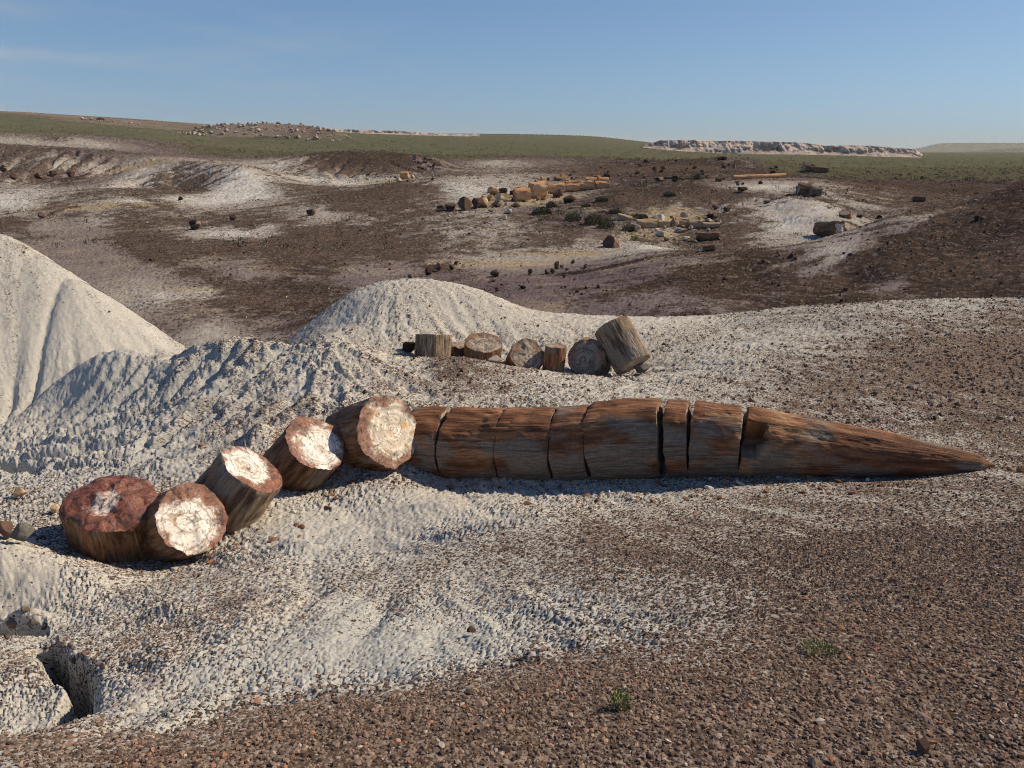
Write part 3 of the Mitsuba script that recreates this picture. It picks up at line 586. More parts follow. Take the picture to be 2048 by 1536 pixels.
def face_fn(core, ring, rim, spot, core_r, rough):
    def fn(p, n, uv):
        k = dr.round(uv.x / 4)
        x, y = uv.x - 4 * k, uv.y
        wx, wy = fbm(x * 2.3 + 7 * k, y * 2.3, 1.0, 4) - .5, fbm(x * 2.3, y * 2.3 + 5 * k, 6.0, 4) - .5
        x1, y1 = x + 0.20 * wx + .50 * (cell_rand(k, 1, 1) - .5), y + 0.20 * wy + .50 * (cell_rand(k, 2, 1) - .5)
        r = dr.sqrt(x1 * x1 + y1 * y1)
        rt = dr.sqrt(x * x + y * y)
        ang = dr.atan2(y1, x1)
        rings = .75 * noise(r * 17 + 1.2 * fbm(x * 2.2, y * 2.2 + k, 3.0, 3), .5, k) + .25 * fbm(r * 46, ang * 2.2, k, 2)
        fine = fbm(x * 13 + k, y * 13, 2.0, 4)
        col = mix(ring, core, smoothstep(0.30, 0.56, rings))
        col = mix(col, spot, smoothstep(0.60, 0.74, fbm(x * 4 + 9 * k, y * 4, 4.0, 4)) * 0.75)
        edge = smoothstep(core_r - .16, core_r + .10, r + 0.40 * (fine - .5) + rough * 2.0 * (fbm(x * 1.2 + k * 3, y * 1.2, 0.5, 3) - .5))
        rimc = mix(rim, mi.Color3f(rim) * mi.Color3f(1.45, 1.35, 1.30), smoothstep(.45, .68, fine))
        rimc = mix(rimc, (.10, .055, .045), smoothstep(.55, .72, fbm(x * 6, y * 6 + k, 11.0, 4)))
        col = mix(col, rimc, edge)
        crack = smoothstep(0.018, 0.004, dr.abs(fbm(x * 1.6 + 2 * k, y * 1.6, 17.0, 3) - .5)) * smoothstep(.45, .6, fbm(x * 2 + k, y * 2, 23.0, 2))
        col = col * (1 - 0.6 * crack)
        pits = smoothstep(0.66, 0.74, fbm(x * 18 + 3 * k, y * 18, 13.0, 3))
        return col * (0.80 + 0.4 * fine) * (1 - 0.55 * pits)
    return fn


def face_bump(p, n, uv):
    k = dr.round(uv.x / 4)
    x, y = uv.x - 4 * k, uv.y
    r = dr.sqrt(x * x + y * y)
    return fbm(r * 26 + fbm(x * 3, y * 3, k, 2) * 5, 0.5, k, 2) * .5 + fbm(x * 14, y * 14, 2.0, 3)


def bumped(fn, bump, scale, rough=0.8, spec=0.25):
    return two({'type': 'bumpmap', 'arbitrary': proc(bump, 1e-3), 'scale': scale,
                'bsdf': {'type': 'principled', 'base_color': proc(fn), 'roughness': rough, 'specular': spec}})


scene['bark_rust'] = bumped(bark_fn((.135, .062, .034), (.31, .150, .074), (.38, .25, .14), (.20, .17, .14), 0.45, 0.20), bark_bump, 0.008)
scene['bark_brown'] = bumped(bark_fn((.10, .050, .030), (.24, .13, .072), (.30, .17, .09), (.20, .165, .13), 9.0, 0.3), bark_bump, 0.016)
scene['bark_tan'] = bumped(bark_fn((.10, .068, .046), (.30, .225, .155), (.36, .29, .21), (.25, .22, .19), 9.0, 0.3), bark_bump, 0.018)
scene['face_white'] = bumped(face_fn((.76, .73, .68), (.50, .44, .36), (.185, .085, .055), (.34, .21, .12), 0.79, .5), face_bump, 0.006, .6, .4)
scene['face_gold'] = bumped(face_fn((.74, .70, .62), (.56, .49, .38), (.21, .12, .085), (.52, .29, .08), 0.80, .6), face_bump, 0.006, .6, .4)
scene['face_red'] = bumped(face_fn((.62, .56, .50), (.26, .12, .08), (.155, .062, .045), (.20, .085, .06), 0.36, .5), face_bump, 0.008, .6, .4)
scene['face_grey'] = bumped(face_fn((.38, .325, .26), (.22, .17, .125), (.19, .12, .08), (.17, .10, .07), 0.85, .5), face_bump, 0.008, .7, .3)


def rock_fn(lo, hi, pale):
    def fn(p, n, uv):
        g = fbm(p.x * 3.1, p.y * 3.1, p.z * 6.0, 4)
        c = mix(lo, hi, smoothstep(.3, .7, g * .7 + uv.x * .5 - .1))
        return mix(c, pale, smoothstep(.58, .72, fbm(p.x * 1.3 + 5, p.y * 1.3, p.z * 2.1, 4) + .25 * (uv.y - .6))) * (.7 + .6 * fbm(p.x * 14, p.y * 14, p.z * 20, 2))
    return fn


scene['rock_dark'] = matte(rock_fn((.045, .030, .025), (.13, .085, .065), (.27, .20, .15)))
scene['rock_clod'] = matte(rock_fn((.075, .055, .045), (.20, .155, .125), (.34, .31, .27)))
scene['rock_grey'] = matte(rock_fn((.075, .072, .066), (.15, .145, .13), (.20, .19, .17)))
scene['rock_orange'] = matte(rock_fn((.26, .12, .06), (.54, .30, .15), (.56, .41, .25)))
scene['rock_tan'] = matte(rock_fn((.22, .15, .085), (.42, .31, .19), (.52, .44, .32)))
scene['rock_pale'] = matte(rock_fn((.34, .28, .21), (.56, .50, .41), (.60, .56, .50)))
scene['rock_purple'] = matte(rock_fn((.07, .045, .042), (.16, .105, .095), (.22, .16, .14)))


def gravel_fn(p, n, uv):
    c = mix((.075, .055, .045), (.30, .225, .18), uv.x)
    c = mix(c, (.36, .19, .12), smoothstep(.90, .93, uv.y))
    c = mix(c, (.43, .37, .31), smoothstep(.955, .97, uv.y))
    return c * (.75 + .5 * fbm(p.x * 90, p.y * 90, p.z * 90, 2))


scene['gravel_stone'] = matte(gravel_fn)


# ------------------------------------------------------------------ petrified wood: shapes
def tube(path, radii, seed, around=96, groove=0.02, lobe=0.06, jag=0.02, tilt0=(0, 0), tilt1=(0, 0), up=(0, 0, 1), uoff=0.0, chip=None, spall=.022):
    """Bark of a piece of log along a path; returns (bark mesh, uv), and the rims. Angle 0 is up, growing towards the viewer."""
    path, radii = np.asarray(path, float), np.asarray(radii, float)
    n = len(path)
    t = np.gradient(path, axis=0)
    t /= np.linalg.norm(t, axis=1, keepdims=True)
    u = np.asarray(up, float) - t * (t @ np.asarray(up, float))[:, None]
    u /= np.linalg.norm(u, axis=1, keepdims=True)
    w = np.cross(t, u)                       # for an axis to the right this points to the viewer
    s = np.concatenate([[0], np.cumsum(np.linalg.norm(np.diff(path, axis=0), axis=1))])
    th = np.linspace(-np.pi, np.pi, around + 1)
    S, TH = np.meshgrid(s, th, indexing='ij')
    cx, cy = np.cos(TH), np.sin(TH)
    q = lambda f, g, o, sd: nfbm(np.stack([cx * f, cy * f, (S + uoff) * g], -1) + 3.1 * sd, o, sd)
    rm = radii[:, None]
    rr = rm * (1 + lobe * 2 * (q(1.1, .5, 3, seed) - .5) + 1.0 * lobe * (q(2.6, 1.6, 3, seed + 1) - .5))
    rr -= groove * rm * 2.2 * np.abs(q(14.0, 0.8, 3, seed + 2) - .5) + groove * .6 * rm * (q(30.0, 1.6, 2, seed + 3) - .5)
    rr += 0.7 * lobe * rm * (q(1.4, 3.2, 3, seed + 11) - .5)
    plate = q(1.7, 1.9, 4, seed + 21)
    rr -= spall * rm * (sstep(.50, .53, plate) + .8 * sstep(.57, .60, plate))
    if chip is not None:
        rr = chip(rr, S, TH)
    e = np.zeros_like(S)
    L = s[-1]
    for end, tl, sg in ((0, tilt0, 1), (1, tilt1, -1)):
        off = tl[0] * cx[0] * radii[-end] + tl[1] * cy[0] * radii[-end] + jag * 2 * (q(2.2, 0, 4, seed + 5 + end)[0] - .5) * radii[-end] * 2
        fall = np.clip(1 - (S if end == 0 else L - S) / max(L * .8, 1e-6), 0, 1)
        e += off[None] * fall
        rr *= 1 - 0.05 * np.exp(-((S if end == 0 else L - S) / 0.012)) * np.clip(3 * (q(6.0, 0, 3, seed + 8)[0] - .42), 0, 1)[None]
    v = path[:, None] + e[..., None] * t[:, None] + rr[..., None] * (cx[..., None] * u[:, None] + cy[..., None] * w[:, None])
    m = around + 1
    i = (np.arange(n - 1)[:, None] * m + np.arange(around)[None]).ravel()
    f = np.concatenate([np.stack([i, i + m + 1, i + m], -1), np.stack([i, i + 1, i + m + 1], -1)])
    uv = np.stack([S + uoff + seed * 11.3, TH * rm.mean()], -1).reshape(-1, 2)
    return (v.reshape(-1, 3), f), uv, v


def cap(rim, axis, seed, bump=0.02, rings=14, dish=0.0):
    """The broken face that closes a rim of points."""
    rim = rim[:-1]
    m = len(rim)
    c = rim.mean(0)
    R0 = np.linalg.norm(rim - c, axis=1).mean()
    t = np.linspace(0, 1, rings + 1)[1:] ** 0.8
    th = np.linspace(-np.pi, np.pi, m + 1)[:-1]
    TT, TH = np.meshgrid(t, th, indexing='ij')
    v = c + TT[..., None] * (rim - c)[None]
    lx, ly = TT * np.cos(TH), TT * np.sin(TH)
    h = nfbm(np.stack([lx * 2.2, ly * 2.2, 0 * lx + seed], -1), 4, seed) - .5
    h2 = nfbm(np.stack([lx * 8, ly * 8, 0 * lx + seed], -1), 2, seed + 1) - .5
    v = v + ((h * 2 + h2 * .5) * bump * R0 * 2 * (1 - TT ** 6) - dish * R0 * (1 - TT ** 2))[..., None] * axis
    v = np.concatenate([c[None] - dish * R0 * axis[None], v.reshape(-1, 3)])
    uv = np.concatenate([[[0, 0]], np.stack([lx, ly], -1).reshape(-1, 2)]) + [4.0 * seed, 0]
    j = np.arange(m)
    f = [np.stack([0 * j, 1 + j, 1 + (j + 1) % m], -1)]
    for k in range(rings - 1):
        a, b = 1 + k * m + j, 1 + k * m + (j + 1) % m
        f += [np.stack([a, a + m, b + m], -1), np.stack([a, b + m, b], -1)]
    return (v, np.concatenate(f)), uv


def put(key, mesh, mat, smooth=True, uv=None):
    scene[key] = mikit.ply(mesh, mat, smooth=smooth, uv=uv)
    return key


def px_scale(p):
    """Pixels of the photograph per metre at a point."""
    return FOC / (p[1] * CT - p[2] * ST)


def log_round(name, face_px, D, rad_px, n_cam, length_px, bark, face, seed, label, category='petrified log', group=None, squash=1.0, flare=0.0, around=96, along=30, groove=.03, lobe=.07, jag=.03, tilt=(0, 0), back=True, bump=.025, dish=0.0):
    """A round of petrified log: its measured face centre, the way the face looks, and its size in pixels."""
    c = P(*face_px, D)
    k = 1 / px_scale(c)
    ax = camdir(n_cam)
    r, L = rad_px * k, length_px * k
    s = np.linspace(0, 1, along)
    path = c[None] - ax[None] * (L * (1 - s))[:, None]
    rad = r * (1 + flare * (1 - s) ** 1.5)
    up = (0, 0, 1) if abs(ax[2]) < .85 else (0, 1, 0)
    (mesh, uv, v) = tube(path, rad, seed, around, groove, lobe, jag, (0, 0), tilt, up)
    key = unique(name)
    put(key + '__bark', mesh, bark, True, uv)
    m, u = cap(v[-1], ax, seed, bump, dish=dish)
    put(key + '__end_face', m, face, True, u)
    if back:
        m, u = cap(v[0][::-1], -ax, seed + 1, .03)
        put(key + '__end_face_001', m, face, True, u)
    tag(key, label, category, group)
    return key


# ------------------------------------------------------------------ the long log
STATION = np.array([[835, 816, 956], [870, 813, 958], [900, 814, 960], [1010, 818, 962], [1115, 816, 966], [1186, 808, 968], [1192, 803, 968], [1260, 795, 966], [1325, 793, 964], [1345, 795, 962], [1380, 797, 960], [1480, 808, 959], [1600, 830, 958], [1755, 860, 956], [1900, 893, 951], [1990, 920, 942]])
LA, LB = P(835, 885, 9.05), P(1985, 929, 7.15)


def log_station(px):
    top, bot = np.interp(px, STATION[:, 0], STATION[:, 1]), np.interp(px, STATION[:, 0], STATION[:, 2])
    mid = (top + bot) / 2
    q = P(px, mid, 1.0)
    t = (q[0] * LA[1] - LA[0]) / ((LB[0] - LA[0]) - q[0] * (LB[1] - LA[1]))
    c = P(px, mid, LA[1] + t * (LB[1] - LA[1]))
    return c, (bot - top) / 2 / px_scale(c) * 1.02


CUTS = [(835, 898, (0, .0)), (901, 1009, (.1, 0)), (1010.5, 1114, (.05, 0)), (1117, 1184, (.05, 0)), (1191, 1323, (.05, -.05)), (1336, 1379, (0, 0)), (1383, 1479, (.05, 0)), (1483, 1990, (.1, 0))]


def notch(rr, S, TH):
    hole = (1 - sstep(.20, .225, S * (1 + .5 * (TH - .9)) + .03 * np.cos(TH * 9))) * sstep(.62, .68, TH) * (1 - sstep(1.55, 1.62, TH))
    return rr * (1 - .72 * hole)


for i, (p0, p1, tl) in enumerate(CUTS):
    n = max(14, int((p1 - p0) / 5))
    st = [log_station(px) for px in np.linspace(p0, p1, n)]
    path, rad = np.array([a for a, _ in st]), np.array([b for _, b in st])
    if i == 7:
        rad = np.maximum(rad * (1 - sstep(.93, 1.0, np.linspace(0, 1, n)) * .8), .012)
    ax = path[-1] - path[0]
    ax /= np.linalg.norm(ax)
    mesh, uv, v = tube(path, rad, 40, 120, .018, .085, .035, tl, (0, 0) if i == 7 else (tl[0] * .5, 0), uoff=float(path[0][0]) * 1.0, chip=notch if i == 7 else None)
    key = f'petrified_log__section{"" if i == 0 else f"_{i:03d}"}'
    put(key, mesh, 'bark_rust', True, uv)
    m, u = cap(v[-1], ax, 60 + i, .03)
    put(key + '__end_face', m, 'face_grey', True, u)
    m, u = cap(v[0][::-1], -ax, 70 + i, .03)
    put(key + '__end_face_001', m, 'face_grey', True, u)
tag('petrified_log', 'long rust brown petrified log cracked into sections, tapering to a point on the right', 'petrified log')

# ------------------------------------------------------------------ rounds broken off its end
log_round('log_round', (780, 862), 8.4, 75, (.68, .17, .66), 128, 'bark_brown', 'face_gold', 11, 'upright petrified round with creamy face and golden edge, nearest to the long log', jag=.05, lobe=.09)
log_round('log_round', (632, 886), 8.0, 66, (.56, .56, .50), 118, 'bark_brown', 'face_white', 12, 'rust rimmed petrified round with white face half shaded by the round at its right', flare=.08, jag=.06, lobe=.09)
log_round('log_round', (506, 938), 7.1, 70, (.62, .74, .20), 108, 'bark_tan', 'face_white', 13, 'grey barked petrified round tilted with a narrow white top face', flare=.06, lobe=.11)
log_round('log_round', (384, 1034), 6.4, 74, (.68, .36, .62), 122, 'bark_brown', 'face_white', 14, 'petrified round with a large white ringed face leaning against the big red stump', jag=.07, lobe=.10)
log_round('log_stump', (226, 1004), 6.45, 86, (.12, .80, .58), 160, 'bark_brown', 'face_red', 15, 'big dark red petrified stump with a small white heart, leftmost of the row', 'petrified log', flare=.16, jag=.10, lobe=.20, bump=.10, dish=-.20)

# ------------------------------------------------------------------ second group of rounds in the hollow
G2 = 'second group'
log_round('log_stump', (866, 669), 14.0, 37, (.03, .99, .06), 64, 'bark_tan', 'face_grey', 21, 'upright ribbed grey petrified stump at the left of the small hollow', around=72, groove=.07)
log_round('log_stump', (967, 684), 14.0, 38, (.08, .80, .60), 60, 'bark_brown', 'face_grey', 22, 'petrified stump with a ringed brown top face behind the purple gravel hump', around=72, jag=.05, bump=.04)
log_round('log_round', (1055, 709), 13.9, 36, (.20, .38, .90), 44, 'bark_brown', 'face_grey', 23, 'grey brown petrified disc facing the viewer in the small hollow', around=72, jag=.07, bump=.05)
log_round('log_stump', (1112, 692), 13.9, 22, (.10, .96, .26), 60, 'bark_rust', 'face_grey', 24, 'narrow upright reddish petrified stump between the disc and the shaded boulder', around=60, jag=.08, groove=.06)
log_round('log_round', (1172, 712), 13.9, 40, (-.35, .35, .87), 50, 'bark_tan', 'face_grey', 25, 'pale broken petrified round lying in the shadow of the leaning log', around=60, jag=.1, lobe=.12)
log_round('leaning_log', (1266, 730), 13.7, 39, (.36, -.72, .24), 92, 'bark_tan', 'face_grey', 26, 'thick tan petrified log leaning to the left in the small hollow', around=96, groove=.05)
log_round('log_fragment', (917, 690), 14.4, 20, (.1, .93, .36), 46, 'bark_brown', 'face_grey', 27, 'small dark petrified piece between the ribbed stump and the ringed stump', around=40, jag=.1)


# chips shed by the rounds and the log
def chip_fn(p, n, uv):
    c = mix((.13, .06, .035), (.30, .17, .10), uv.x)
    return mix(c, (.55, .50, .44), smoothstep(.72, .76, uv.y)) * (.7 + .6 * fbm(p.x * 60, p.y * 60, p.z * 60, 2))


scene['wood_chip'] = matte(chip_fn)
g = np.random.default_rng(23)
m0 = trimesh.creation.icosphere(subdivisions=0)
V0, F0 = np.array(m0.vertices), np.array(m0.faces)
vs, fs, us, o = [], [], [], 0
for cx, cy, wd, n in [(226, 1108, .55, 60), (360, 1122, .5, 60), (470, 1050, .45, 50), (610, 985, .5, 50), (730, 962, .5, 50), (900, 972, .6, 40), (1150, 975, .7, 50), (1350, 972, .7, 50), (1500, 968, .7, 50), (1700, 966, .8, 50), (1950, 945, .6, 50), (430, 1100, .5, 40), (300, 1150, .5, 40)]:
    c0 = ground_at(cx, cy, 2)
    for _ in range(n):
        xx, yy = c0[0] + g.normal() * wd, c0[1] + g.normal() * wd * .5 - .05
        r = .008 * 6 ** (g.uniform() ** 2.5)
        v = V0 * (1 + .3 * g.normal(size=(12, 1)).clip(-1.2, 1.2)) * r * g.uniform([.8, .6, .35], [1.6, 1.1, .8])
        a = g.uniform(0, 6.28)
        v = v @ np.array([[math.cos(a), math.sin(a), 0], [-math.sin(a), math.cos(a), 0], [0, 0, 1]]) + [xx, yy, float(H(xx, yy)[0]) + r * .25]
        vs.append(v); fs.append(F0 + o); us.append(np.tile(g.uniform(0, 1, 2), (12, 1))); o += 12
put('wood_chips', (np.concatenate(vs), np.concatenate(fs)), 'wood_chip', False, np.concatenate(us))
tag('wood_chips', 'small rust and white chips shed around the petrified rounds and the log', 'chips', kind='stuff')


# ------------------------------------------------------------------ rocks
def rock_mesh(seed, sub=2, planes=9, flat=.75):
    g = np.random.default_rng(seed)
    m = trimesh.creation.icosphere(subdivisions=sub)
    v = np.array(m.vertices)
    for _ in range(planes):
        d = g.normal(size=3)
        d /= np.linalg.norm(d)
        o = np.maximum(v @ d - g.uniform(.45, .8), 0)
        v -= o[:, None] * d
    v *= 1 + .14 * (nfbm(v * 2.6 + seed, 3, seed)[:, None] - .5)
    v[:, 2] *= flat
    return v, np.array(m.faces)


ROCKS = {}


def rock(name, cx, y0, y1, wpx, mat, label, category='rock', group=None, seed=None, sub=2, deep=None, sink=.12, yaw=None, dmin=26):
    """A rock seen between the rows y0 and y1, wpx wide, standing where its foot meets the land."""
    p = ground_at(cx, y1, dmin)
    k = 1 / px_scale(p)
    seed = seed if seed is not None else int(cx * 7 + y1 * 13) % 9973
    g = np.random.default_rng(seed)
    kind = (seed % 12, sub)
    if kind not in ROCKS:
        ROCKS[kind] = rock_mesh(100 + kind[0], sub)
    v, f = ROCKS[kind]
    hw, hh = wpx * k / 2, max((y1 - y0) * k / 2, .02) / .75
    v = v * [hw * 1.1, (deep or .85) * hw * 1.1, hh * 1.15]
    a = g.uniform(-.5, .5) if yaw is None else yaw
    c, s = math.cos(a), math.sin(a)
    v = v @ np.array([[c, s, 0], [-s, c, 0], [0, 0, 1]])
    v = v + p + [0, hw * .6, hh * .75 * (1 - sink)]
    key = unique(name)
    put(key, (v, f), mat, False, np.tile(g.uniform(0, 1, 2), (len(v), 1)))
    tag(key, label, category, group)
    return key


def lying_log(name, a, b, y0, y1, mat, face, label, seed, parts=True, dmin=26, group=None, around=36, bend=0, skew=0.0):
    """A piece of log that lies between two pixel columns, its rows from y0 to y1."""
    pa, pb = ground_at(a, y1, dmin), ground_at(b, y1 - skew, dmin)
    pb = P(b - (2.0 if name == 'orange_log' else .5), y1 - skew, pa[1] + (pb[1] - pa[1]) * .15)
    r = (y1 - y0) / 2 / px_scale((pa + pb) / 2) * (1.45 if name == 'orange_log' else 1.3) * (.82 + .36 * ((seed * 37) % 10) / 10)
    t = np.linspace(0, 1, max(6, int((b - a) / 5)))
    path = pa[None] * (1 - t[:, None]) + pb[None] * t[:, None] + [0, r * .6, r * .85]
    mesh, uv, v = tube(path, np.full(len(t), r), seed, around, .13, .26, .22)
    key = unique(name)
    ax = (pb - pa) / np.linalg.norm(pb - pa)
    put(key + '__bark', mesh, mat, True, uv)
    m, u = cap(v[-1], ax, seed, .06, 6)
    put(key + '__end_face', m, face, True, u)
    m, u = cap(v[0][::-1], -ax, seed + 1, .06, 6)
    put(key + '__end_face_001', m, face, True, u)
    tag(key, label, 'petrified log', group)
    return key


# by the stumps at the left edge of the foreground
rock('stone_block', 36, 973, 1000, 26, 'rock_orange', 'small pale orange block of petrified wood near the left edge', 'stone', dmin=5, seed=3)
rock('stone', 110, 1008, 1027, 17, 'rock_orange', 'small red stone left of the big dark red stump', 'stone', dmin=5, seed=4)
rock('stone', 40, 1045, 1088, 46, 'rock_grey', 'rounded dark grey boulder at the left edge, below the orange block', 'stone', dmin=5, seed=5, sub=3)
rock('stone', 8, 1038, 1080, 36, 'rock_dark', 'brown stone cut by the left edge of the photo', 'stone', dmin=5, seed=8, sub=3)
rock('stone', 945, 1254, 1270, 21, 'rock_purple', 'small brown stone alone on the white clay slope', 'stone', dmin=2, seed=6)
rock('stone', 1850, 1484, 1512, 30, 'rock_dark', 'dark stone in the gravel near the bottom right corner', 'stone', dmin=1.3, seed=7)
rock('stone', 1172, 676, 690, 34, 'rock_tan', 'yellowish rock behind the shaded petrified round', 'stone', dmin=12, seed=9)
rock('stone', 820, 683, 706, 34, 'rock_dark', 'dark rock left of the ribbed stump in the hollow', 'stone', dmin=12, seed=10)
rock('stone', 990, 713, 726, 30, 'rock_pale', 'pale bluish broken stone in front of the ringed stump', 'stone', dmin=12, seed=14)
rock('stone', 1284, 728, 750, 34, 'rock_grey', 'broken grey stone at the foot of the leaning log', 'stone', dmin=12, seed=15)

for j, (cx, fy, w) in enumerate([(30, 1262, 34), (62, 1256, 22), (52, 1230, 18), (88, 1262, 16), (14, 1280, 14), (125, 1300, 20), (150, 1330, 18), (118, 1286, 14), (168, 1318, 15), (140, 1296, 12), (205, 1340, 13), (95, 1300, 12)]):
    rock('clod', cx, fy - w * .8, fy, w, 'rock_clod', 'brown crumbly clod at the edge of the small gully in the lower left', 'clod', 'clods at the gully', seed=40 + j, dmin=2, sub=2)

# ------------------------------------------------------------------ chunks of petrified log on the far slopes
lying_log('log_chunk', 1597, 1622, 371, 390, 'bark_brown', 'face_grey', 'dark petrified log piece beside the track, left of its paler neighbour', 81, skew=-1)
lying_log('log_chunk', 1624, 1642, 376, 392, 'bark_tan', 'face_grey', 'shorter paler log piece touching the dark one beside the track', 82)
lying_log('log_chunk', 1640, 1684, 445, 471, 'bark_brown', 'face_white', 'ribbed petrified log with a pale right end lying below the white slope', 83)
log_round('log_chunk', (1690, 424), ground_at(1692, 437, 50)[1] + .4, 12, (-.3, .75, .6), 20, 'bark_brown', 'face_grey', 84, 'tilted petrified stump on the slope above the ribbed log', around=36, along=8)
lying_log('log_chunk', 1394, 1440, 468, 483, 'bark_brown', 'face_grey', 'low flat dark log piece below the tan log', 85)
lying_log('log_chunk', 1405, 1430, 491, 504, 'bark_brown', 'face_white', 'short log with a white end on the dark slope, lowest right of the tan log', 86, skew=2)
log_round('log_chunk', (1217, 484), ground_at(1219, 496, 30)[1] + .25, 14, (-.55, .12, .82), 24, 'bark_brown', 'rock_dark', 87, 'hollow dark red petrified round beside the small white mound', around=48, along=10, dish=.4, jag=.2, lobe=.28, groove=.1)
lying_log('log_chunk', 1608, 1628, 330, 345, 'bark_brown', 'face_grey', 'thick dark log piece on the rise at the edge of the green plain', 88)
lying_log('log_chunk', 1629, 1656, 334, 346, 'bark_brown', 'face_grey', 'thinner dark log piece lying right of the thick one on the rise', 89)
lying_log('log_chunk', 1826, 1851, 392, 404, 'bark_brown', 'face_grey', 'dark broken log piece alone on the slope at the right', 90)

OR = 'pieces of the orange logs'
for j, (a, b, y0, y1, sk, lab) in enumerate([
        (1030, 1060, 381, 404, 6, 'orange log piece nearest the viewer at the left of the orange logs'),
        (1062, 1094, 376, 397, 5, 'orange log piece right behind the nearest one'),
        (1096, 1130, 373, 387, 3, 'orange log piece left end of the long lower row'),
        (1132, 1160, 371, 384, 2, 'orange log piece second in the long lower row'),
        (1162, 1190, 369, 381, 2, 'orange log piece third in the long lower row'),
        (1192, 1222, 367, 379, 2, 'orange log piece right end of the long lower row'),
        (1132, 1156, 364, 373, 1, 'orange log piece left end of the upper row'),
        (1172, 1195, 361, 371, 1, 'orange log piece middle of the upper row'),
        (1197, 1219, 360, 370, 1, 'orange log piece right end of the upper row')]):
    lying_log('orange_log', a, b, y0, y1, 'rock_orange', 'rock_orange', lab, 100 + j, skew=sk, around=28)
for j, (a, b, y0, y1, sk, lab) in enumerate([
        (1205, 1235, 419, 426, -9, 'thin upper length of the long tan log coming down the slope'),
        (1236, 1274, 430, 441, -8, 'second length of the long tan log, behind the shrubs'),
        (1274, 1314, 441, 456, -1, 'thick dark length of the tan log'),
        (1317, 1340, 442, 455, 1, 'short length of the tan log left of its upright slab'),
        (1352, 1376, 440, 454, -1, 'tan log length right of its upright slab'),
        (1379, 1404, 443, 457, -1, 'second to last length of the tan log'),
        (1406, 1440, 445, 457, -1, 'last length of the tan log at its right end')]):
    lying_log('tan_log', a, b, y0, y1, 'rock_tan', 'rock_tan', lab, 120 + j, skew=sk, around=28)
lying_log('tan_log', 1141, 1203, 413, 417, 'rock_tan', 'rock_tan', 'thin pale log lying on sand above the shrubs', 131, skew=-4, around=20)
lying_log('thin_log', 1466, 1572, 352, 359, 'rock_orange', 'rock_orange', 'long thin orange log on the brown rise', 132, skew=4, around=20)
lying_log('thin_log', 1325, 1462, 353, 359, 'rock_dark', 'rock_dark', 'long thin dark red log on the brown rise', 133, skew=-6, around=20)
lying_log('small_log', 801, 817, 348, 359, 'rock_orange', 'rock_orange', 'short orange log at the end of the pale stones by the white flat', 134, around=24)

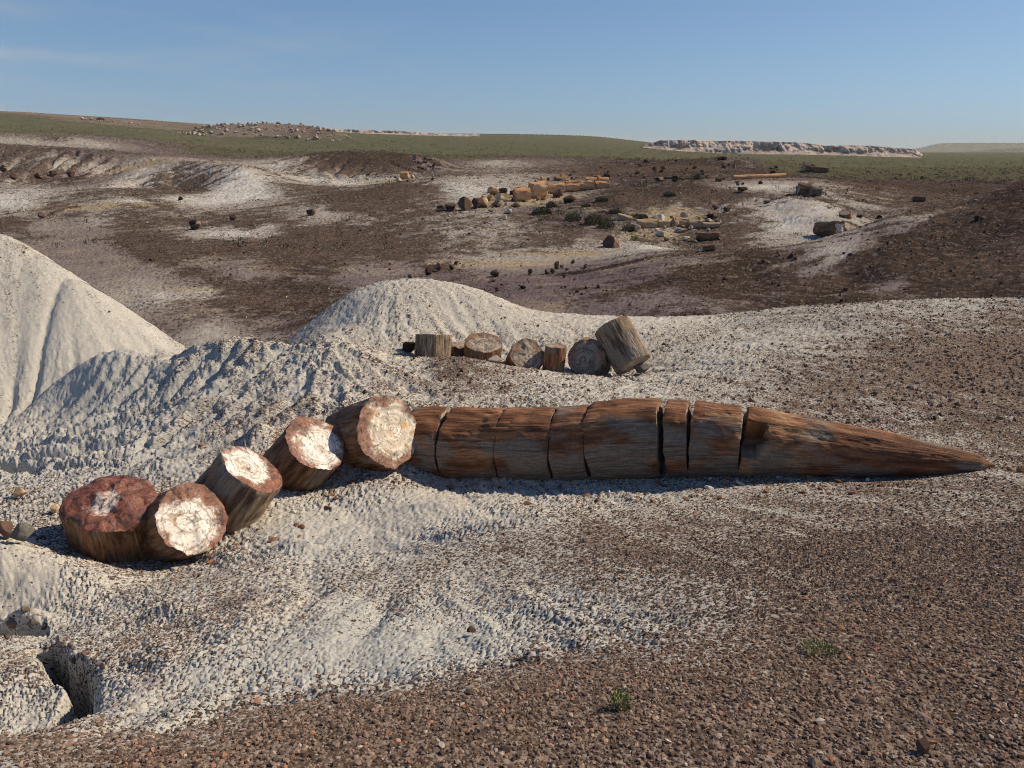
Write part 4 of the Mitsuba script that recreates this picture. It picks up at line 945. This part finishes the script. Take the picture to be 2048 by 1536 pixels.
NAMED = [  # centre, top, foot, width, material, name, label
    (1346, 433, 455, 9, 'rock_tan', 'stone_slab', 'upright slab of the tan log standing across it'),
    (1326, 463, 474, 34, 'rock_pale', 'stone_block', 'white block in front of the thick dark length of tan log'),
    (1363, 457, 466, 26, 'rock_pale', 'stone_block', 'whitish block in front of the right half of the tan log'),
    (1117, 378, 395, 24, 'rock_dark', 'boulder', 'dark reddish round boulder in front of the orange logs'),
    (1140, 390, 406, 27, 'rock_dark', 'boulder', 'dark boulder right of the round one in front of the orange logs'),
    (1091, 357, 372, 12, 'rock_orange', 'boulder', 'upright orange rock behind the orange logs'),
    (1118, 353, 362, 28, 'rock_tan', 'boulder', 'flat tan rock behind the orange logs, farthest of them'),
    (1070, 365, 376, 20, 'rock_orange', 'boulder', 'orange rock left of the upright one behind the logs'),
    (929, 394, 421, 28, 'rock_dark', 'boulder', 'large dark log end at the left of the rubble line'),
    (954, 394, 418, 24, 'rock_purple', 'boulder', 'large grey boulder touching the dark log end'),
    (904, 404, 421, 26, 'rock_dark', 'boulder', 'dark boulder left of the dark log end'),
    (881, 410, 423, 20, 'rock_dark', 'boulder', 'leftmost low dark boulder of the rubble line'),
    (1007, 376, 389, 28, 'rock_dark', 'boulder', 'dark domed boulder behind the tan rubble'),
    (1004, 387, 400, 34, 'rock_tan', 'boulder', 'broad tan boulder under the dark domed one'),
    (979, 389, 403, 19, 'rock_tan', 'boulder', 'tan boulder left of the broad tan one'),
    (996, 399, 414, 23, 'rock_tan', 'boulder', 'tan and dark boulder in front of the broad tan one'),
    (982, 417, 425, 13, 'rock_pale', 'stone_block', 'pale block leftmost of those below the rubble line'),
    (1018, 418, 428, 17, 'rock_pale', 'stone_block', 'pale upright block below the rubble line'),
    (1007, 429, 439, 19, 'rock_pale', 'stone_block', 'pale block lowest of those below the rubble line'),
    (1035, 404, 414, 18, 'rock_tan', 'stone_block', 'tan block in front of the nearest orange log'),
    (1469, 327, 337, 10, 'rock_orange', 'boulder', 'orange block on the skyline of the brown rise'),
    (1447, 312, 321, 22, 'rock_dark', 'boulder', 'dark heap on top of the brown rise'),
    (1485, 373, 385, 22, 'rock_dark', 'boulder', 'dark boulder at the left edge of the white flat by the track'),
    (1534, 399, 407, 15, 'rock_dark', 'boulder', 'dark flat rock just below the track'),
    (1432, 409, 420, 16, 'rock_purple', 'boulder', 'dark rock upper left of the white slope'),
    (1456, 413, 424, 17, 'rock_dark', 'boulder', 'dark rock on the left edge of the white slope'),
    (1425, 426, 438, 22, 'rock_dark', 'boulder', 'dark rock at the lower left of the white slope'),
    (1722, 429, 436, 14, 'rock_dark', 'boulder', 'small dark rock right of the tilted stump'),
    (1760, 430, 437, 13, 'rock_dark', 'boulder', 'small dark rock near the foot of the dark hill'),
    (1956, 434, 444, 13, 'rock_dark', 'boulder', 'dark rock alone on the flank of the dark hill'),
    (6, 331, 344, 15, 'rock_dark', 'boulder', 'dark boulder below the flat hill, cut by the left edge'),
    (28, 346, 362, 16, 'rock_dark', 'boulder', 'dark boulder below the flat hill, second from the left edge'),
    (77, 344, 358, 20, 'rock_dark', 'boulder', 'broad dark boulder below the flat hill, third from the left edge'),
    (104, 340, 355, 15, 'rock_dark', 'boulder', 'rounded dark boulder below the flat hill, second from the right of its row'),
    (142, 337, 354, 18, 'rock_dark', 'boulder', 'tall dark boulder below the flat hill, right end of its row'),
    (84, 424, 438, 17, 'rock_purple', 'boulder', 'grey round boulder by the dry wash at the left'),
    (387, 438, 460, 24, 'rock_dark', 'boulder', 'dark craggy boulder in the valley below the twin mounds'),
    (467, 428, 443, 16, 'rock_dark', 'boulder', 'dark upright boulder right of the craggy one'),
    (619, 417, 432, 20, 'rock_purple', 'boulder', 'brown block at the end of the pale wash'),
    (360, 393, 401, 11, 'rock_dark', 'boulder', 'small dark boulder at the foot of the twin mounds'),
    (858, 534, 553, 16, 'rock_dark', 'boulder', 'dark stump left of the tall one on the purple flat'),
    (876, 526, 543, 15, 'rock_dark', 'boulder', 'tall dark stump on the purple flat'),
    (903, 527, 540, 11, 'rock_dark', 'boulder', 'dark stump right of the tall one on the purple flat'),
    (992, 538, 554, 22, 'rock_purple', 'boulder', 'wide brown rock on the purple flat, right of the mound top'),
    (1060, 538, 552, 10, 'rock_dark', 'boulder', 'narrow dark rock between the wide rock and the upright one'),
    (1095, 539, 550, 12, 'rock_dark', 'boulder', 'dark rock just left of the upright rock on the purple flat'),
    (1114, 522, 538, 13, 'rock_dark', 'boulder', 'upright dark rock at the right of the purple flat'),
    (1146, 520, 528, 10, 'rock_dark', 'boulder', 'small dark rock right of the upright one'),
    (819, 547, 557, 12, 'rock_dark', 'boulder', 'leftmost dark rock of the purple flat, above the mound'),
    (843, 352, 343, 10, 'rock_dark', 'boulder', None),
]
for cx, y0, y1, w, mat, name, lab in NAMED:
    if lab:
        rock(name, cx, y0, y1, w, mat, lab, 'boulder' if name == 'boulder' else 'rock')

# small rocks strewn over the flats and slopes: (x range, y range, how many, width in metres, materials, label, group)
g = np.random.default_rng(77)
for (xa, xb, ya, yb, n, w0, w1, mats, lab, grp) in [
        (720, 1230, 528, 592, 40, .14, .42, ['rock_dark', 'rock_purple'], 'small dark rock scattered on the purple flat behind the mound', 'small rocks on the purple flat'),
        (260, 820, 462, 535, 28, .16, .42, ['rock_dark', 'rock_purple'], 'small dark rock scattered on the brown valley floor', 'small rocks on the brown valley floor'),
        (1230, 1560, 322, 372, 52, .5, 1.7, ['rock_dark', 'rock_dark', 'rock_purple'], 'dark petrified wood fragment strewn over the brown rise', 'fragments on the brown rise'),
        (1240, 1420, 455, 486, 20, .25, .9, ['rock_pale', 'rock_tan'], 'pale broken stone heaped in front of the tan log', 'pale stones by the tan log'),
        (870, 1060, 405, 470, 20, .25, .7, ['rock_pale', 'rock_tan', 'rock_purple'], 'pale stone strewn down the slope below the rubble line', 'pale stones on the slope'),
        (1030, 1096, 384, 408, 18, .5, 1.7, ['rock_orange', 'rock_tan'], 'broken orange block lying against the nearest orange logs', 'orange blocks by the nearest logs'),
        (1060, 1224, 356, 386, 22, .6, 2.0, ['rock_orange', 'rock_orange', 'rock_tan'], 'broken orange block among the long rows of orange logs', 'orange blocks among the log rows'),
        (960, 1040, 382, 416, 18, .6, 1.7, ['rock_tan', 'rock_orange', 'rock_dark'], 'tan block in the rubble left of the orange logs', 'blocks left of the orange logs'),
        (1270, 1440, 436, 462, 20, .4, 1.3, ['rock_tan', 'rock_pale'], 'tan block broken off the thick lengths of tan log', 'blocks along the tan log'),
        (725, 870, 350, 368, 22, .5, 1.4, ['rock_pale', 'rock_tan', 'rock_dark'], 'stone in the row along the white flat', 'stones along the white flat'),
        (826, 868, 314, 344, 16, .7, 1.8, ['rock_dark'], 'dark rock of the heap at the end of the brown hill', 'rocks at the end of the brown hill'),
        (1440, 1720, 500, 612, 16, .12, .35, ['rock_dark', 'rock_purple'], 'small dark rock on the flank of the dark hill', 'small rocks on the dark hill'),
        (1130, 1240, 335, 360, 12, .5, 1.3, ['rock_dark'], 'dark rock on the slope behind the orange logs', 'rocks behind the orange logs'),
        (1760, 2000, 340, 366, 8, .6, 1.4, ['rock_dark'], 'dark rock on the green flat behind the dark hill', 'rocks on the green flat')]:
    for j in range(n):
        cx, fy = g.uniform(xa, xb), g.uniform(ya, yb)
        p = ground_at(cx, fy, 26)
        w = (w0 * (w1 / w0) ** (g.uniform() ** 2)) * px_scale(p)
        rock('rock', cx, fy - w * g.uniform(.5, .9), fy, w, mats[j % len(mats)], lab, 'rock', grp, seed=int(g.integers(1e6)), sub=1)

# ------------------------------------------------------------------ far ridges
def far_boulders(path, n, w0, w1, mat, lab, grp, spread):
    q = np.array([P(*t) for t in path])
    for j in range(n):
        u = g.uniform(0, len(q) - 1)
        i = int(u)
        p = q[i] * (1 - (u - i)) + q[min(i + 1, len(q) - 1)] * (u - i)
        x, yy = p[0] + g.normal() * 3, p[1] + g.uniform(-spread, spread)
        w = w0 * (w1 / w0) ** (g.uniform() ** 1.6)
        v, f = ROCKS.setdefault((j % 12, 1), rock_mesh(100 + j % 12, 1))
        v = v * np.array([1.0, .9, .85]) * w * .6 * g.uniform(.8, 1.2, 3) + [x, yy, float(H(x, yy)[0]) + w * .28]
        key = unique('far_boulder')
        put(key, (v, f), mat, False, np.tile(g.uniform(0, 1, 2), (len(v), 1)))
        tag(key, lab, 'boulder', grp)


scene['cliff_rock'] = matte(lambda p, n, uv: mix(mix((.36, .29, .25), (.54, .48, .43), fbm(p.x * .05, p.y * .05, p.z * .5, 4)), (.15, .115, .09), smoothstep(.5, .66, fbm(p.x * .13, p.y * .13, p.z * .22, 4)) * .7) * (.7 + .6 * fbm(p.x * .4, p.y * .4, p.z * .5, 3)))
far_boulders([(375, 268, 636), (420, 256, 648), (500, 252, 650), (560, 256, 648), (620, 262, 642), (690, 277, 628)], 225, 1.3, 4.0, 'cliff_rock', 'pale boulder of the rocky ridge on the green plain at the left', 'boulders of the rocky ridge', 26)
far_boulders([(170, 240, 700), (265, 244, 700)], 14, 1.5, 4.0, 'cliff_rock', 'pale boulder in the short row high on the green hill at the left', 'boulders high on the green hill', 12)


def mesa(key, table, D0, mat, lab, cols, seed):
    """A table hill: (px, row of its rim, row of its foot); a talus slope, then a ragged cliff, then the flat top."""
    tb = np.array(table, float)
    px = np.linspace(tb[0, 0], tb[-1, 0], cols)
    rim, foot = np.interp(px, tb[:, 0], tb[:, 1]), np.interp(px, tb[:, 0], tb[:, 2])
    prof = np.concatenate([np.linspace(0, .45, 9), np.linspace(.5, 1, 14), [1.0, 1.0, 1.0, .9]])
    back = np.concatenate([np.linspace(0, .7, 9), .72 + .28 * np.linspace(0, 1, 14) ** 1.2, [1.6, 4, 9, 14]])
    V = np.zeros((len(px), len(prof), 3))
    for j, x in enumerate(px):
        a = P(x, foot[j], D0)
        b = P(x, rim[j], D0 + 22)
        h = b[2] - a[2]
        V[j, :, 0] = a[0] + (a[0] / a[1]) * back * 22
        V[j, :, 1] = D0 + back * 22
        V[j, :, 2] = a[2] - 1.5 + (h + 1.5) * prof
    big = nfbm(np.stack([V[..., 0] * .03, V[..., 1] * 0, V[..., 2] * .06], -1), 4, seed) - .5
    fine = nfbm(np.stack([V[..., 0] * .22, V[..., 1] * 0, V[..., 2] * .14], -1), 3, seed + 1) - .5
    wgt = np.clip(prof * 2.5, 0, 1) * np.where(np.arange(len(prof)) < 24, 1, .2)
    V[..., 1] += (big * 34 + fine * 15) * wgt
    V[..., 2] += (2.2 * fine * np.clip(prof * 3, 0, 1) + 1.4 * (nfbm(np.stack([V[..., 0] * .06, V[..., 0] * 0, V[..., 0] * 0], -1), 3, seed + 2) - .5)) * np.where(prof > .9, 1, .6)
    n, m = V.shape[:2]
    i = (np.arange(n - 1)[:, None] * m + np.arange(m - 1)[None]).ravel()
    f = np.concatenate([np.stack([i, i + m, i + m + 1], -1), np.stack([i, i + m + 1, i + 1], -1)])
    put(key, (V.reshape(-1, 3), f), mat, 35)
    tag(key, lab, 'cliff', kind='structure')


mesa('cliff', [(1285, 291, 293), (1320, 281, 297), (1400, 280, 303), (1500, 283, 306), (1600, 285, 308), (1650, 291, 310), (1720, 291, 311), (1800, 296, 313), (1828, 299, 314), (1845, 312, 314)], 1060, 'cliff_rock', 'pale pink cliff of a low mesa standing along the green plain', 420, 51)
mesa('cliff_001', [(620, 258, 260), (660, 257, 262), (720, 260, 266), (800, 262, 268), (900, 268, 271), (960, 269, 271)], 1350, 'cliff_rock', 'far low pale cliff line on the horizon behind the rocky ridge', 160, 52)


# ------------------------------------------------------------------ plants
def leaf_fn(p, n, uv):
    return mix((.050, .060, .026), (.14, .15, .065), uv.x) * (.8 + .4 * uv.y)


scene['leaf_green'] = two({'type': 'diffuse', 'reflectance': proc(lambda p, n, uv: mix((.12, .15, .055), (.34, .37, .17), uv.x) * (.8 + .4 * uv.y))})
scene['leaf_sage'] = two({'type': 'diffuse', 'reflectance': proc(lambda p, n, uv: mix((.055, .060, .035), (.135, .135, .085), uv.x) * (.8 + .4 * uv.y))})


def blades(g, centre, n, rx, ry, h, size, lean=.6):
    """n leaf-like triangles pairs through a dome: (vertices, faces, uv)."""
    a, rad = g.uniform(0, 2 * np.pi, n), np.sqrt(g.uniform(0, 1, n))
    el = g.uniform(0, 1, n)
    dome = np.sqrt(np.clip(1 - (rad * .92) ** 2, 0, 1))
    lump = .75 + .5 * nfbm(np.stack([np.cos(a) * 1.7, np.sin(a) * 1.7, 0 * a + centre[0]], -1), 2, 3)
    b = np.stack([rad * np.cos(a) * rx * lump, rad * np.sin(a) * ry * lump, el * dome * h * lump * .85], -1) + centre
    d = np.stack([np.cos(a) * lean * rad, np.sin(a) * lean * rad, 0 * a + 1], -1) + g.normal(size=(n, 3)) * .4
    d *= (size * g.uniform(.6, 1.4, n) / np.linalg.norm(d, axis=1))[:, None]
    s = np.cross(d, g.normal(size=(n, 3)))
    s *= (size * .16 / (np.linalg.norm(s, axis=1) + 1e-9))[:, None]
    v = np.stack([b - s, b + s, b + d * .6 + s * .9, b + d], 1).reshape(-1, 3)
    i = np.arange(n) * 4
    f = np.concatenate([np.stack([i, i + 1, i + 2], -1), np.stack([i, i + 2, i + 3], -1)])
    return v, f, np.repeat(g.uniform(0, 1, (n, 2)), 4, 0)


for j, (cx, y0, y1, w, mat, lab) in enumerate([
        (1085, 414, 430, 40, 'leaf_sage', 'wide low sage shrub leftmost below the orange logs'),
        (1147, 422, 442, 30, 'leaf_sage', 'dark sage shrub below the thin pale log'),
        (1188, 424, 450, 36, 'leaf_sage', 'large sage shrub left half of the pair beside the tan log'),
        (1214, 430, 456, 32, 'leaf_sage', 'large sage shrub right half of the pair beside the tan log'),
        (1261, 445, 463, 30, 'leaf_sage', 'grey shrub in front of the second length of tan log'),
        (1280, 427, 440, 36, 'leaf_sage', 'olive shrub behind the tan log'),
        (1172, 405, 415, 20, 'leaf_sage', 'small shrub above the thin pale log'),
        (1204, 392, 404, 26, 'leaf_sage', 'brownish shrub right below the orange logs'),
        (1103, 401, 415, 22, 'leaf_sage', 'shrub between the dark boulders and the wide low shrub'),
        (1230, 416, 428, 24, 'leaf_sage', 'shrub at the upper end of the tan log'),
        (1271, 470, 482, 17, 'leaf_green', 'bright green shrub in front of the pale stones'),
        (1340, 384, 394, 26, 'leaf_sage', 'low shrub beside the track'),
        (199, 234, 241, 14, 'leaf_sage', 'dark bush in the boulder row high on the green hill'),
        (430, 555, 541, 0, 'leaf_sage', None)]):
    if lab is None:
        continue
    p = ground_at(cx, y1, 26)
    k = 1 / px_scale(p)
    gg = np.random.default_rng(300 + j)
    v, f, uv = blades(gg, p + [0, w * k * .3, -.05], 900, w * k * .5, w * k * .45, (y1 - y0) * k, w * k * .10)
    key = unique('shrub')
    put(key + '__foliage', (v, f), mat, False, uv)
    st = [trimesh.creation.cylinder(radius=.018, segment=[p + [0, w * k * .3, -.1], p + [math.cos(q) * w * k * .3, w * k * .3 + math.sin(q) * w * k * .25, (y1 - y0) * k * .7]], sections=5) for q in np.arange(6) * 1.05]
    put(key + '__stems', trimesh.util.concatenate(st), 'rock_tan', False)
    tag(key, lab, 'shrub')

for cx, y1, h, w, nb, lab in [(1238, 1418, 58, 40, 240, 'small bright green plant standing in the gravel near the bottom'), (1640, 1310, 26, 78, 340, 'low spreading green plant in the gravel at the right')]:
    p = ground_at(cx, y1, 1.2)
    k = 1 / px_scale(p)
    gg = np.random.default_rng(int(cx))
    v, f, uv = blades(gg, p - [0, 0, .003], nb, w * k * .5, w * k * .4, h * k * .95, .014, .8)
    key = unique('desert_plant')
    put(key + '__leaves', (v, f), 'leaf_green', False, uv)
    st = []
    for q in range(9):
        a = gg.uniform(0, 6.28)
        st.append(trimesh.creation.cylinder(radius=.0011, segment=[p - [0, 0, .01], p + [math.cos(a) * w * k * .42, math.sin(a) * w * k * .3, h * k * gg.uniform(.5, .9)]], sections=5))
    put(key + '__stems', trimesh.util.concatenate(st), 'leaf_green', False, np.full((sum(len(s.vertices) for s in st), 2), .3))
    tag(key, lab, 'plant')

# brush dotted over the badlands and the plain
g = np.random.default_rng(91)
vs, fs, us, o = [], [], [], 0
for _ in range(9000):
    D = 60 * (700 / 60) ** g.uniform()
    xx = D * g.uniform(-.75, .75)
    if D < 339:
        tn = float(badlands.at(np.array([xx]), np.array([D]), badlands.tone)[0])
        if g.uniform() > (.08 if tn < 1.0 else 1.0):
            continue
    elif g.uniform() > .35:
        continue
    zz = float(H(xx, D)[0])
    hgt = g.uniform(.15, .5) * (1 + D / 500)
    v, f, uv = blades(g, np.array([xx, D, zz]), 14, hgt * .9, hgt * .9, hgt, hgt * .55)
    vs.append(v); fs.append(f + o); us.append(uv); o += len(v)
put('brush', (np.concatenate(vs), np.concatenate(fs)), 'leaf_sage', False, np.concatenate(us))
tag('brush', 'sparse low brush and grass tufts dotted over the badlands and the plain', 'brush', kind='stuff')


# ------------------------------------------------------------------ loose gravel
def ico(sub):
    m = trimesh.creation.icosphere(subdivisions=sub)
    return np.array(m.vertices), np.array(m.faces)


OCT = (np.array([[1, 0, 0], [-1, 0, 0], [0, 1, 0], [0, -1, 0], [0, 0, 1], [0, 0, -1.0]]), np.array([[0, 2, 4], [2, 1, 4], [1, 3, 4], [3, 0, 4], [2, 0, 5], [1, 2, 5], [3, 1, 5], [0, 3, 5]]))


def scatter(g, n, d0, d1, r0, r1, shape, power, lo):
    D = np.sqrt(g.uniform(d0 ** 2, d1 ** 2, n))
    xx = D * g.uniform(-.86, .86, n)
    cov = ground.at(xx, D, ground.cover)
    patch = n2(xx, D, 1.7, 61, 3)
    keep = g.uniform(0, 1, n) < np.clip((cov + .35 * (patch - .5) - lo) / (1 - lo), 0, 1) ** power + .006
    xx, D = xx[keep], D[keep]
    m = len(D)
    r = r0 * (r1 / r0) ** (g.uniform(0, 1, m) ** 2.2)
    V, F = shape
    v = V[None] * (1 + .32 * g.normal(size=(m, len(V), 1)).clip(-1.3, 1.3))
    v = v * r[:, None, None] * g.uniform([.8, .8, .5], [1.25, 1.25, .9], (m, 3))[:, None]
    a = g.uniform(0, 6.28, m)
    c, s = np.cos(a)[:, None], np.sin(a)[:, None]
    v = np.stack([v[..., 0] * c - v[..., 1] * s, v[..., 0] * s + v[..., 1] * c, v[..., 2]], -1)
    v += np.stack([xx, D, ground.at(xx, D) + r * .28], -1)[:, None]
    f = (F[None] + (np.arange(m) * len(V))[:, None, None]).reshape(-1, 3)
    return v.reshape(-1, 3), f, np.repeat(g.uniform(0, 1, (m, 2)), len(V), 0)


g = np.random.default_rng(56)
n = 34000
D = 30 * (240 / 30) ** g.uniform(0, 1, n)
xx = D * g.uniform(-.74, .74, n)
cv, tn = badlands.at(xx, D, badlands.cover), badlands.at(xx, D, badlands.tone)
clump = n2(xx, D, .12, 63, 3)
keep = (g.uniform(0, 1, n) < np.clip(cv * 1.1 - .1 + 1.5 * (clump - .52), .03, 1)) & (tn < 1.1)
xx, D = xx[keep], D[keep]
m = len(D)
r = np.minimum(.020 * (5 ** (g.uniform(0, 1, m) ** 2.6)) * (D / 45) ** .6, .3)
v = OCT[0][None] * (1 + .35 * g.normal(size=(m, 6, 1)).clip(-1.2, 1.2)) * r[:, None, None] * g.uniform([.8, .8, .6], [1.3, 1.3, 1.0], (m, 3))[:, None]
v += np.stack([xx, D, badlands.at(xx, D) + r * .3], -1)[:, None]
put('rubble', (v.reshape(-1, 3), (OCT[1][None] + 6 * np.arange(m)[:, None, None]).reshape(-1, 3)), 'gravel_stone', False, np.repeat(g.uniform(0, 1, (m, 2)) * [.55, 1], 6, 0))
tag('rubble', 'fine dark rubble strewn over the brown flats and slopes', 'rubble', kind='stuff')

g = np.random.default_rng(55)
for key, lab, sets in [
        ('gravel', 'loose brown gravel covering the slope in front', [(62000, 1.3, 2.9, .0024, .0095, ico(0), 1.2, .05), (76000, 2.9, 4.8, .0034, .012, OCT, 1.2, .06), (64000, 4.8, 9.5, .005, .016, OCT, 1.3, .10), (1200, 1.4, 7.0, .009, .019, ico(0), 1.0, .2)]),
        ('pebbles', 'dark pebbles strewn over the white clay', [(46000, 9.0, 21.0, .012, .040, OCT, 1.3, .08)])]:
    vs, fs, us, o = [], [], [], 0
    for a in sets:
        v, f, u = scatter(g, *a)
        vs.append(v); fs.append(f + o); us.append(u); o += len(v)
    put(key, (np.concatenate(vs), np.concatenate(fs)), 'gravel_stone', False, np.concatenate(us))
    tag(key, lab, 'gravel', kind='stuff')

# ------------------------------------------------------------------ the air
scene['haze'] = {'type': 'cube', 'to_world': T().translate([0, 5400, 40]).scale([14500, 6800, 110]), 'bsdf': {'type': 'null'}, 'interior': {'type': 'ref', 'id': 'air'}}
tag('haze', 'thin blue haze of the air over the plain', 'haze', kind='stuff')
